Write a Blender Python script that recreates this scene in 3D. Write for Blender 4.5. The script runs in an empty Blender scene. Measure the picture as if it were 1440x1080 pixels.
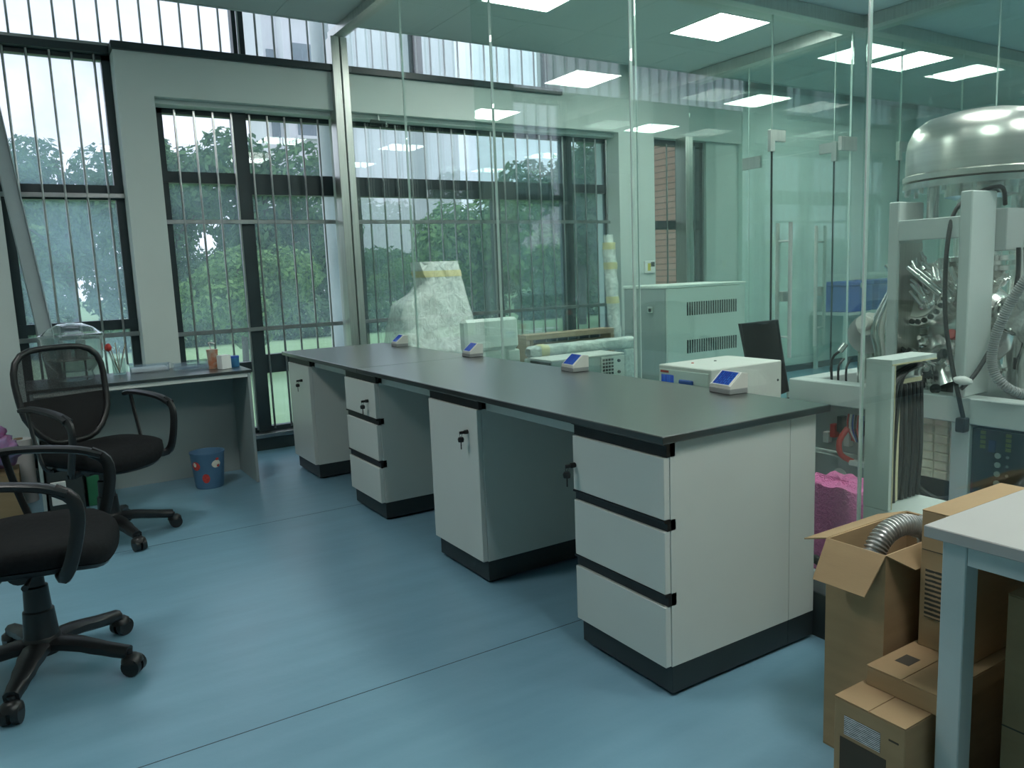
import bpy, bmesh, math, random
from mathutils import Vector, Matrix, noise
random.seed(7)
S = bpy.context.scene
col = S.collection
V = Vector
pi = math.pi

# ------------------------------------------------------------------ camera
F_PX, YAW, PITCH, ROLL, CAM_H = 1094.84, 0.557, 0.1421, -0.0402, 1.3122
def make_camera():
    cy, sy, cp, sp = math.cos(YAW), math.sin(YAW), math.cos(PITCH), math.sin(PITCH)
    fw, rt, up = V((sy, cy, 0)), V((cy, -sy, 0)), V((0, 0, 1))
    Fv = fw * cp - up * sp
    U = up * cp + fw * sp
    cr, sr = math.cos(ROLL), math.sin(ROLL)
    R = rt * cr + U * sr
    Up = U * cr - rt * sr
    cam = bpy.data.cameras.new('camera')
    cam.sensor_fit = 'HORIZONTAL'
    cam.sensor_width = 36
    cam.lens = 36 * F_PX / 1440
    cam.clip_start = 0.02
    cam.clip_end = 400
    o = bpy.data.objects.new('camera', cam)
    B = -Fv
    o.matrix_world = Matrix(((R.x, Up.x, B.x, 0), (R.y, Up.y, B.y, 0), (R.z, Up.z, B.z, CAM_H), (0, 0, 0, 1)))
    col.objects.link(o)
    S.camera = o
make_camera()

# ------------------------------------------------------------------ sky, exposure
LAMP = 35.0            # radiance of the ceiling panels that are switched on
LAMP_COL = (1.0, 1.0, 0.96)
SKY = 2.15
EXPOSURE = 0.0
def make_world():
    w = bpy.data.worlds.new('overcast_sky')
    S.world = w
    w.use_nodes = True
    nt = w.node_tree
    nt.nodes.clear()
    out = nt.nodes.new('ShaderNodeOutputWorld')
    bg = nt.nodes.new('ShaderNodeBackground')
    tc = nt.nodes.new('ShaderNodeTexCoord')
    mp = nt.nodes.new('ShaderNodeMapping')
    mp.inputs['Scale'].default_value = (1.6, 1.6, 5.0)
    nz = nt.nodes.new('ShaderNodeTexNoise')
    nz.inputs['Scale'].default_value = 1.7
    nz.inputs['Detail'].default_value = 6
    rp = nt.nodes.new('ShaderNodeValToRGB')
    rp.color_ramp.elements[0].position = 0.33
    rp.color_ramp.elements[0].color = (0.62, 0.64, 0.76, 1)
    rp.color_ramp.elements[1].position = 0.68
    rp.color_ramp.elements[1].color = (0.90, 0.87, 0.98, 1)
    nt.links.new(tc.outputs['Generated'], mp.inputs['Vector'])
    nt.links.new(mp.outputs['Vector'], nz.inputs['Vector'])
    nt.links.new(nz.outputs['Fac'], rp.inputs['Fac'])
    nt.links.new(rp.outputs['Color'], bg.inputs['Color'])
    bg.inputs['Strength'].default_value = SKY
    nt.links.new(bg.outputs[0], out.inputs[0])
make_world()
vs = S.view_settings
vs.view_transform = 'Standard'
vs.look = 'None'
vs.exposure = EXPOSURE
vs.gamma = 1
vs.use_curve_mapping = False
S.cycles.transparent_max_bounces = 40
S.cycles.max_bounces = 10
S.cycles.diffuse_bounces = 4
S.cycles.glossy_bounces = 6
S.cycles.transmission_bounces = 8

# ------------------------------------------------------------------ materials
def new_mat(name):
    m = bpy.data.materials.new(name)
    m.use_nodes = True
    nt = m.node_tree
    nt.nodes.clear()
    out = nt.nodes.new('ShaderNodeOutputMaterial')
    return m, nt, out
def mat(name, c, rough=0.5, metal=0.0, var=0.06, scale=8, bump=0.0, bscale=60, spec=0.5, stretch=(1, 1, 1), c2=None, brough=0.0):
    m, nt, out = new_mat(name)
    b = nt.nodes.new('ShaderNodeBsdfPrincipled')
    tc = nt.nodes.new('ShaderNodeTexCoord')
    mp = nt.nodes.new('ShaderNodeMapping')
    mp.inputs['Scale'].default_value = stretch
    nt.links.new(tc.outputs['Object'], mp.inputs['Vector'])
    nz = nt.nodes.new('ShaderNodeTexNoise')
    nz.inputs['Scale'].default_value = scale
    nz.inputs['Detail'].default_value = 5
    nt.links.new(mp.outputs['Vector'], nz.inputs['Vector'])
    rp = nt.nodes.new('ShaderNodeValToRGB')
    rp.color_ramp.elements[0].position = 0.3
    rp.color_ramp.elements[1].position = 0.7
    a = c2 if c2 else tuple(x * (1 - var) for x in c)
    bcol = c if c2 else tuple(min(1, x * (1 + var)) for x in c)
    rp.color_ramp.elements[0].color = (*a, 1)
    rp.color_ramp.elements[1].color = (*bcol, 1)
    nt.links.new(nz.outputs['Fac'], rp.inputs['Fac'])
    nt.links.new(rp.outputs['Color'], b.inputs['Base Color'])
    b.inputs['Roughness'].default_value = rough
    b.inputs['Metallic'].default_value = metal
    b.inputs['Specular IOR Level'].default_value = spec
    if brough:
        mr = nt.nodes.new('ShaderNodeMapRange')
        mr.inputs['To Min'].default_value = rough - brough
        mr.inputs['To Max'].default_value = rough + brough
        nt.links.new(nz.outputs['Fac'], mr.inputs['Value'])
        nt.links.new(mr.outputs[0], b.inputs['Roughness'])
    if bump:
        n2 = nt.nodes.new('ShaderNodeTexNoise')
        n2.inputs['Scale'].default_value = bscale
        n2.inputs['Detail'].default_value = 3
        nt.links.new(mp.outputs['Vector'], n2.inputs['Vector'])
        bp = nt.nodes.new('ShaderNodeBump')
        bp.inputs['Strength'].default_value = bump
        bp.inputs['Distance'].default_value = 0.01
        nt.links.new(n2.outputs['Fac'], bp.inputs['Height'])
        nt.links.new(bp.outputs[0], b.inputs['Normal'])
    nt.links.new(b.outputs[0], out.inputs[0])
    return m
def glass_mat(name, tint, refl=1.0, haze=0.0, haze_col=(0.8, 0.9, 1.0), f0=0.045):
    # architectural glass: tinted transmission + mirror reflection (Schlick), optional film of dirt
    m, nt, out = new_mat(name)
    tr = nt.nodes.new('ShaderNodeBsdfTransparent')
    tr.inputs[0].default_value = (*tint, 1)
    gl = nt.nodes.new('ShaderNodeBsdfGlossy')
    gl.inputs['Roughness'].default_value = 0.0
    gl.inputs['Color'].default_value = (1, 1, 1, 1)
    lw = nt.nodes.new('ShaderNodeLayerWeight')
    lw.inputs['Blend'].default_value = 0.5
    pw = nt.nodes.new('ShaderNodeMath'); pw.operation = 'POWER'; pw.inputs[1].default_value = 5
    nt.links.new(lw.outputs['Facing'], pw.inputs[0])
    ma = nt.nodes.new('ShaderNodeMath'); ma.operation = 'MULTIPLY_ADD'
    ma.inputs[1].default_value = (1 - f0) * refl
    ma.inputs[2].default_value = f0 * refl
    nt.links.new(pw.outputs[0], ma.inputs[0])
    base = tr.outputs[0]
    if haze:
        df = nt.nodes.new('ShaderNodeBsdfTranslucent')
        df.inputs[0].default_value = (*haze_col, 1)
        mh = nt.nodes.new('ShaderNodeMixShader')
        tc = nt.nodes.new('ShaderNodeTexCoord')
        nz = nt.nodes.new('ShaderNodeTexNoise')
        nz.inputs['Scale'].default_value = 2.5
        nz.inputs['Detail'].default_value = 6
        nt.links.new(tc.outputs['Object'], nz.inputs['Vector'])
        mm = nt.nodes.new('ShaderNodeMath'); mm.operation = 'MULTIPLY'; mm.inputs[1].default_value = haze * 2
        nt.links.new(nz.outputs['Fac'], mm.inputs[0])
        nt.links.new(mm.outputs[0], mh.inputs[0])
        nt.links.new(base, mh.inputs[1])
        nt.links.new(df.outputs[0], mh.inputs[2])
        base = mh.outputs[0]
    mx = nt.nodes.new('ShaderNodeMixShader')
    nt.links.new(ma.outputs[0], mx.inputs[0])
    nt.links.new(base, mx.inputs[1])
    nt.links.new(gl.outputs[0], mx.inputs[2])
    nt.links.new(mx.outputs[0], out.inputs[0])
    return m
def emit_mat(name, c, s):
    m, nt, out = new_mat(name)
    e = nt.nodes.new('ShaderNodeEmission')
    tc = nt.nodes.new('ShaderNodeTexCoord')
    nz = nt.nodes.new('ShaderNodeTexNoise'); nz.inputs['Scale'].default_value = 3
    nt.links.new(tc.outputs['Object'], nz.inputs['Vector'])
    rp = nt.nodes.new('ShaderNodeValToRGB')
    rp.color_ramp.elements[0].color = (*[x * 0.97 for x in c], 1)
    rp.color_ramp.elements[1].color = (*c, 1)
    nt.links.new(nz.outputs['Fac'], rp.inputs['Fac'])
    nt.links.new(rp.outputs['Color'], e.inputs['Color'])
    e.inputs['Strength'].default_value = s
    nt.links.new(e.outputs[0], out.inputs[0])
    return m
def film_mat(name, c, trans=0.25, rough=0.25, bump=0.8, scale=14):
    # wrinkled plastic film: cloudy white sheet, partly see-through
    m, nt, out = new_mat(name)
    b = nt.nodes.new('ShaderNodeBsdfPrincipled')
    b.inputs['Base Color'].default_value = (*c, 1)
    b.inputs['Roughness'].default_value = rough
    tc = nt.nodes.new('ShaderNodeTexCoord')
    nz = nt.nodes.new('ShaderNodeTexNoise')
    nz.inputs['Scale'].default_value = scale
    nz.inputs['Detail'].default_value = 6
    nz.inputs['Distortion'].default_value = 1.5
    nt.links.new(tc.outputs['Object'], nz.inputs['Vector'])
    vo = nt.nodes.new('ShaderNodeTexVoronoi')
    vo.feature = 'DISTANCE_TO_EDGE'
    vo.inputs['Scale'].default_value = scale * 0.8
    nt.links.new(nz.outputs['Color'], vo.inputs['Vector'])
    bp = nt.nodes.new('ShaderNodeBump')
    bp.inputs['Strength'].default_value = bump
    bp.inputs['Distance'].default_value = 0.02
    nt.links.new(nz.outputs['Fac'], bp.inputs['Height'])
    nt.links.new(bp.outputs[0], b.inputs['Normal'])
    tr = nt.nodes.new('ShaderNodeBsdfTransparent')
    mx = nt.nodes.new('ShaderNodeMixShader')
    mr = nt.nodes.new('ShaderNodeMapRange')
    mr.inputs['From Min'].default_value = 0.3
    mr.inputs['From Max'].default_value = 0.7
    mr.inputs['To Min'].default_value = max(0, trans - 0.2)
    mr.inputs['To Max'].default_value = trans + 0.2
    nt.links.new(nz.outputs['Fac'], mr.inputs['Value'])
    nt.links.new(mr.outputs[0], mx.inputs[0])
    nt.links.new(b.outputs[0], mx.inputs[1])
    nt.links.new(tr.outputs[0], mx.inputs[2])
    nt.links.new(mx.outputs[0], out.inputs[0])
    return m
def mesh_fabric(name, c, hole=0.4):
    m, nt, out = new_mat(name)
    b = nt.nodes.new('ShaderNodeBsdfPrincipled')
    b.inputs['Base Color'].default_value = (*c, 1)
    b.inputs['Roughness'].default_value = 0.8
    tr = nt.nodes.new('ShaderNodeBsdfTransparent')
    mx = nt.nodes.new('ShaderNodeMixShader')
    tc = nt.nodes.new('ShaderNodeTexCoord')
    ck = nt.nodes.new('ShaderNodeTexNoise')
    ck.inputs['Scale'].default_value = 220
    nt.links.new(tc.outputs['Object'], ck.inputs['Vector'])
    mm = nt.nodes.new('ShaderNodeMath'); mm.operation = 'MULTIPLY'; mm.inputs[1].default_value = hole * 2
    nt.links.new(ck.outputs['Fac'], mm.inputs[0])
    nt.links.new(mm.outputs[0], mx.inputs[0])
    nt.links.new(b.outputs[0], mx.inputs[1])
    nt.links.new(tr.outputs[0], mx.inputs[2])
    nt.links.new(mx.outputs[0], out.inputs[0])
    return m
def brick_mat(name, c1, c2, mortar, scale=1.0):
    m, nt, out = new_mat(name)
    b = nt.nodes.new('ShaderNodeBsdfPrincipled')
    tc = nt.nodes.new('ShaderNodeTexCoord')
    mp = nt.nodes.new('ShaderNodeMapping')
    mp.inputs['Rotation'].default_value = (pi / 2, 0, 0)
    br = nt.nodes.new('ShaderNodeTexBrick')
    br.inputs['Scale'].default_value = scale
    br.inputs['Color1'].default_value = (*c1, 1)
    br.inputs['Color2'].default_value = (*c2, 1)
    br.inputs['Mortar'].default_value = (*mortar, 1)
    br.inputs['Mortar Size'].default_value = 0.02
    nt.links.new(tc.outputs['Object'], mp.inputs['Vector'])
    nt.links.new(mp.outputs[0], br.inputs['Vector'])
    nt.links.new(br.outputs['Color'], b.inputs['Base Color'])
    b.inputs['Roughness'].default_value = 0.85
    nt.links.new(b.outputs[0], out.inputs[0])
    return m
def screen_mat(name):
    # lit touch screen: blue page with pale fields
    m, nt, out = new_mat(name)
    tc = nt.nodes.new('ShaderNodeTexCoord')
    br = nt.nodes.new('ShaderNodeTexBrick')
    br.inputs['Scale'].default_value = 22
    br.inputs['Color1'].default_value = (0.03, 0.10, 0.62, 1)
    br.inputs['Color2'].default_value = (0.05, 0.22, 0.85, 1)
    br.inputs['Mortar'].default_value = (0.02, 0.06, 0.42, 1)
    br.inputs['Mortar Size'].default_value = 0.04
    nt.links.new(tc.outputs['Object'], br.inputs['Vector'])
    e = nt.nodes.new('ShaderNodeEmission')
    e.inputs['Strength'].default_value = 0.45
    g = nt.nodes.new('ShaderNodeBsdfGlossy')
    g.inputs['Roughness'].default_value = 0.08
    mx = nt.nodes.new('ShaderNodeMixShader')
    mx.inputs[0].default_value = 0.10
    nt.links.new(br.outputs['Color'], e.inputs['Color'])
    nt.links.new(e.outputs[0], mx.inputs[1])
    nt.links.new(g.outputs[0], mx.inputs[2])
    nt.links.new(mx.outputs[0], out.inputs[0])
    return m
def print_mat(name, base, ink, scale=60, thr=0.5, rough=0.8):
    # flat print: horizontal lines of small type on card
    m, nt, out = new_mat(name)
    b = nt.nodes.new('ShaderNodeBsdfPrincipled')
    tc = nt.nodes.new('ShaderNodeTexCoord')
    mp = nt.nodes.new('ShaderNodeMapping')
    mp.inputs['Scale'].default_value = (0.25, 0.25, 1)
    wv = nt.nodes.new('ShaderNodeTexWave')
    wv.bands_direction = 'Z'
    wv.inputs['Scale'].default_value = scale
    wv.inputs['Distortion'].default_value = 0
    nz = nt.nodes.new('ShaderNodeTexNoise')
    nz.inputs['Scale'].default_value = 260
    mu = nt.nodes.new('ShaderNodeMath'); mu.operation = 'MULTIPLY'
    gt = nt.nodes.new('ShaderNodeMath'); gt.operation = 'GREATER_THAN'; gt.inputs[1].default_value = thr * 0.5
    mx = nt.nodes.new('ShaderNodeMix'); mx.data_type = 'RGBA'
    nt.links.new(tc.outputs['Object'], mp.inputs['Vector'])
    nt.links.new(tc.outputs['Object'], wv.inputs['Vector'])
    nt.links.new(mp.outputs[0], nz.inputs['Vector'])
    nt.links.new(wv.outputs['Fac'], mu.inputs[0])
    nt.links.new(nz.outputs['Fac'], mu.inputs[1])
    nt.links.new(mu.outputs[0], gt.inputs[0])
    nt.links.new(gt.outputs[0], mx.inputs['Factor'])
    mx.inputs['A'].default_value = (*base, 1)
    mx.inputs['B'].default_value = (*ink, 1)
    nt.links.new(mx.outputs['Result'], b.inputs['Base Color'])
    b.inputs['Roughness'].default_value = rough
    nt.links.new(b.outputs[0], out.inputs[0])
    return m
def floor_mat():
    m, nt, out = new_mat('blue_vinyl')
    b = nt.nodes.new('ShaderNodeBsdfPrincipled')
    tc = nt.nodes.new('ShaderNodeTexCoord')
    mp = nt.nodes.new('ShaderNodeMapping')
    mp.inputs['Scale'].default_value = (0.6, 3.5, 1)
    nz = nt.nodes.new('ShaderNodeTexNoise')
    nz.inputs['Scale'].default_value = 2.4
    nz.inputs['Detail'].default_value = 5
    nz.inputs['Roughness'].default_value = 0.5
    rp = nt.nodes.new('ShaderNodeValToRGB')
    e = rp.color_ramp.elements
    e[0].position = 0.12; e[0].color = (0.145, 0.29, 0.38, 1)
    e[1].position = 0.88; e[1].color = (0.21, 0.39, 0.495, 1)
    nt.links.new(tc.outputs['Object'], mp.inputs['Vector'])
    nt.links.new(mp.outputs[0], nz.inputs['Vector'])
    nt.links.new(nz.outputs['Fac'], rp.inputs['Fac'])
    nt.links.new(rp.outputs[0], b.inputs['Base Color'])
    n2 = nt.nodes.new('ShaderNodeTexNoise')
    n2.inputs['Scale'].default_value = 14
    n2.inputs['Detail'].default_value = 4
    nt.links.new(tc.outputs['Object'], n2.inputs['Vector'])
    mr = nt.nodes.new('ShaderNodeMapRange')
    mr.inputs['To Min'].default_value = 0.27
    mr.inputs['To Max'].default_value = 0.35
    nt.links.new(nz.outputs['Fac'], mr.inputs['Value'])
    nt.links.new(mr.outputs[0], b.inputs['Roughness'])
    bp = nt.nodes.new('ShaderNodeBump')
    bp.inputs['Strength'].default_value = 0.12
    bp.inputs['Distance'].default_value = 0.01
    nt.links.new(n2.outputs['Fac'], bp.inputs['Height'])
    nt.links.new(bp.outputs[0], b.inputs['Normal'])
    nt.links.new(b.outputs[0], out.inputs[0])
    return m
def leaf_mat(name, c1, c2):
    m, nt, out = new_mat(name)
    g = nt.nodes.new('ShaderNodeNewGeometry')
    rp = nt.nodes.new('ShaderNodeValToRGB')
    rp.color_ramp.elements[0].color = (*c1, 1)
    rp.color_ramp.elements[1].color = (*c2, 1)
    nt.links.new(g.outputs['Random Per Island'], rp.inputs['Fac'])
    d = nt.nodes.new('ShaderNodeBsdfDiffuse')
    t = nt.nodes.new('ShaderNodeBsdfTranslucent')
    mx = nt.nodes.new('ShaderNodeMixShader')
    mx.inputs[0].default_value = 0.35
    nt.links.new(rp.outputs[0], d.inputs[0])
    nt.links.new(rp.outputs[0], t.inputs[0])
    nt.links.new(d.outputs[0], mx.inputs[1])
    nt.links.new(t.outputs[0], mx.inputs[2])
    nt.links.new(mx.outputs[0], out.inputs[0])
    return m

M = {}
M['floor'] = floor_mat()
M['wall'] = mat('painted_wall', (0.56, 0.63, 0.60), 0.75, var=0.03, scale=2, bump=0.03)
M['wall_panel'] = mat('pale_wall_panel', (0.66, 0.78, 0.74), 0.6, var=0.03, scale=2)
M['ceiling'] = mat('ceiling_metal_panel', (0.60, 0.66, 0.64), 0.55, var=0.02, scale=3)
M['laminate'] = mat('white_laminate', (0.62, 0.66, 0.62), 0.38, var=0.025, scale=3)
M['desk_shaded'] = mat('shaded_desk_board', (0.30, 0.36, 0.355), 0.5, var=0.03, scale=3)  # darker than the laminate: shade under the desk is put into this colour
M['black_plastic'] = mat('black_plastic', (0.010, 0.011, 0.012), 0.38, var=0.2, scale=20, bump=0.05, bscale=300)
M['black_fabric'] = mat('black_fabric', (0.008, 0.009, 0.010), 0.9, var=0.3, scale=60, bump=0.3, bscale=500, spec=0.2)
M['black_mesh'] = mesh_fabric('black_mesh', (0.006, 0.007, 0.008), 0.27)
M['plinth'] = mat('dark_plinth', (0.022, 0.032, 0.034), 0.5, var=0.1, scale=5)
M['resin'] = mat('black_resin_top', (0.014, 0.020, 0.019), 0.32, spec=1.0, var=0.06, scale=3)
_b = [n for n in M['resin'].node_tree.nodes if n.type == 'BSDF_PRINCIPLED'][0]
_b.inputs['Coat Weight'].default_value = 0.6
_b.inputs['Coat Roughness'].default_value = 0.24
M['frame_dark'] = mat('dark_green_aluminium', (0.018, 0.035, 0.040), 0.4, var=0.1, scale=8)
M['bar_steel'] = mat('grille_steel', (0.42, 0.43, 0.43), 0.28, 1.0, var=0.15, scale=12)
M['steel'] = mat('brushed_steel', (0.62, 0.63, 0.60), 0.34, 1.0, var=0.10, scale=6, stretch=(14, 14, 0.6), bump=0.02, bscale=200)
M['steel_bright'] = mat('bright_steel', (0.86, 0.86, 0.83), 0.24, 1.0, var=0.08, scale=9)
M['dome'] = mat('spun_steel', (0.80, 0.79, 0.74), 0.30, 1.0, var=0.06, scale=5, stretch=(0.4, 0.4, 14), bump=0.02, bscale=60)
M['satin'] = mat('satin_steel', (0.70, 0.71, 0.68), 0.35, 0.6, var=0.05)
M['kerb'] = mat('dark_steel_kerb', (0.045, 0.06, 0.06), 0.4, 0.3, var=0.1)
M['glass'] = glass_mat('partition_glass', (0.895, 0.95, 0.93), f0=0.068)
M['glass_edge'] = mat('glass_joint', (0.55, 0.66, 0.62), 0.2, var=0.05)
M['pane'] = glass_mat('window_glass', (0.90, 0.95, 0.96), haze=0.085, haze_col=(0.62, 0.88, 1.0))
M['pane_dirty'] = glass_mat('window_glass_dusty', (0.92, 0.95, 0.97), haze=0.20, haze_col=(0.60, 0.87, 1.0))
M['pane_clear'] = glass_mat('window_glass_clean', (0.88, 0.95, 0.93), haze=0.008)
M['jar_glass'] = glass_mat('jar_glass', (0.86, 0.90, 0.89), refl=1.6, haze=0.06, haze_col=(0.8, 0.9, 0.9))
M['lamp'] = emit_mat('lamp_panel', LAMP_COL, LAMP)
M['lamp_rim'] = mat('lamp_rim', (0.75, 0.78, 0.77), 0.5)
M['card'] = mat('cardboard', (0.38, 0.26, 0.14), 0.85, var=0.08, scale=5, bump=0.05, bscale=90, stretch=(1, 1, 5))
M['card_dark'] = mat('brown_cardboard', (0.27, 0.195, 0.105), 0.85, var=0.08, scale=5, bump=0.05, bscale=90, stretch=(1, 1, 5))
M['card_text'] = print_mat('card_print', (0.40, 0.28, 0.16), (0.05, 0.045, 0.035), scale=26, thr=0.45)
M['ink'] = mat('card_ink', (0.07, 0.06, 0.045), 0.9)
M['white_label'] = print_mat('white_label_print', (0.75, 0.78, 0.77), (0.06, 0.06, 0.06), scale=70, thr=0.5)
M['tape'] = mat('masking_tape', (0.66, 0.62, 0.34), 0.6, var=0.06)
M['table_white'] = mat('white_table', (0.40, 0.40, 0.385), 0.45, var=0.03, scale=3)
M['table_edge'] = mat('table_metal', (0.52, 0.60, 0.59), 0.4, var=0.03)
M['film'] = film_mat('plastic_film', (0.78, 0.86, 0.82), 0.18)
M['film_clear'] = film_mat('clear_film', (0.80, 0.84, 0.82), 0.30, 0.18, 1.0, 20)
M['foam'] = mat('foam_sheet', (0.74, 0.82, 0.78), 0.7, var=0.05, bump=0.3, bscale=60)
M['pink'] = film_mat('pink_bubble_wrap', (1.0, 0.26, 0.60), 0.0, 0.25, 0.9, 60)
M['pinkcore'] = mat('pink_wrap_core', (0.70, 0.10, 0.30), 0.6, var=0.15, scale=30)
M['inst_white'] = mat('instrument_white', (0.66, 0.68, 0.63), 0.45, var=0.03)
M['inst_grey'] = mat('instrument_grey', (0.40, 0.43, 0.42), 0.5, var=0.05)
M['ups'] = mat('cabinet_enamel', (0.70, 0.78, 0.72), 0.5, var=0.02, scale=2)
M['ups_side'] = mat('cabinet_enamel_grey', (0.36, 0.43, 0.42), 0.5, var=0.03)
M['slot'] = mat('vent_slot', (0.02, 0.022, 0.022), 0.7)
M['screen'] = screen_mat('touch_screen')
M['ctrl'] = mat('controller_white', (0.72, 0.73, 0.66), 0.4, var=0.03)
M['ctrl_base'] = mat('controller_grey', (0.30, 0.32, 0.31), 0.5, var=0.05)
M['mach'] = mat('machine_enamel', (0.56, 0.62, 0.60), 0.35, var=0.03, scale=3)
M['mach_dark'] = mat('machine_dark', (0.035, 0.045, 0.045), 0.5, var=0.2)
M['mdf'] = mat('white_board', (0.56, 0.63, 0.60), 0.5, var=0.02)
M['mdf_edge'] = mat('raw_board_edge', (0.66, 0.60, 0.38), 0.8, var=0.08, scale=60)
M['cable'] = mat('black_cable', (0.010, 0.011, 0.012), 0.42, var=0.2)
M['cable_grey'] = mat('grey_cable', (0.30, 0.31, 0.31), 0.5)
M['red'] = mat('red_rubber', (0.62, 0.06, 0.05), 0.45, var=0.1)
M['blue'] = mat('blue_plastic', (0.03, 0.10, 0.42), 0.4, var=0.1)
M['yellow'] = mat('yellow_plastic', (0.65, 0.55, 0.08), 0.5)
M['orange'] = mat('orange_paint', (0.70, 0.14, 0.05), 0.5)
M['white'] = mat('white_plastic', (0.78, 0.80, 0.78), 0.45, var=0.03)
M['ribbed'] = mat('corrugated_duct', (0.46, 0.47, 0.46), 0.34, 0.7, var=0.2, scale=40)
M['bin_blue'] = mat('blue_bin', (0.10, 0.21, 0.34), 0.5, var=0.08)
M['sticker_red'] = mat('red_sticker', (0.50, 0.05, 0.04), 0.5, var=0.3, scale=60)
M['sticker_white'] = mat('white_sticker', (0.70, 0.68, 0.58), 0.5, var=0.1, scale=60)
M['cup_print'] = mat('patterned_cup', (0.62, 0.58, 0.48), 0.5, scale=26, c2=(0.55, 0.13, 0.03))
M['tin_blue'] = mat('blue_tin', (0.03, 0.16, 0.33), 0.4, var=0.1)
M['clear_plastic'] = glass_mat('clear_plastic', (0.90, 0.93, 0.95), refl=1.4, haze=0.12, haze_col=(0.8, 0.9, 1.0))
M['bag'] = mat('purple_bag', (0.36, 0.38, 0.62), 0.35, scale=9, c2=(0.45, 0.10, 0.28), bump=0.4, bscale=25)
M['green'] = mat('green_plastic', (0.03, 0.19, 0.09), 0.5)
M['insul'] = mat('quilted_insulation', (0.80, 0.77, 0.62), 0.8, var=0.12, scale=20, bump=0.8, bscale=35)
M['tinted'] = glass_mat('smoked_panel', (0.62, 0.70, 0.68), refl=1.2)
M['grass'] = mat('grass', (0.34, 0.52, 0.28), 0.95, scale=1.2, c2=(0.26, 0.43, 0.21), bump=0.3, bscale=30, spec=0.1)
M['leaf_a'] = leaf_mat('leaf_dark', (0.055, 0.12, 0.075), (0.17, 0.31, 0.14))
M['leaf_b'] = leaf_mat('leaf_light', (0.085, 0.18, 0.075), (0.27, 0.46, 0.17))
M['bark'] = mat('bark', (0.10, 0.085, 0.07), 0.9, var=0.3, scale=12, bump=0.6, bscale=20)
M['render_white'] = mat('white_render', (0.72, 0.72, 0.75), 0.8, var=0.05, scale=0.4)
M['far_window'] = mat('far_window_glass', (0.16, 0.19, 0.23), 0.2, var=0.1)
M['brick'] = brick_mat('pink_brick_tiles', (0.56, 0.31, 0.27), (0.50, 0.26, 0.22), (0.16, 0.09, 0.08), 2.4)
M['strut'] = mat('grey_pipe', (0.27, 0.33, 0.34), 0.5, var=0.05)
M['wood'] = mat('pallet_wood', (0.42, 0.33, 0.22), 0.8, var=0.15, scale=6, stretch=(1, 1, 8))
M['paper'] = mat('paper_roll', (0.62, 0.62, 0.60), 0.8, var=0.04)

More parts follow.
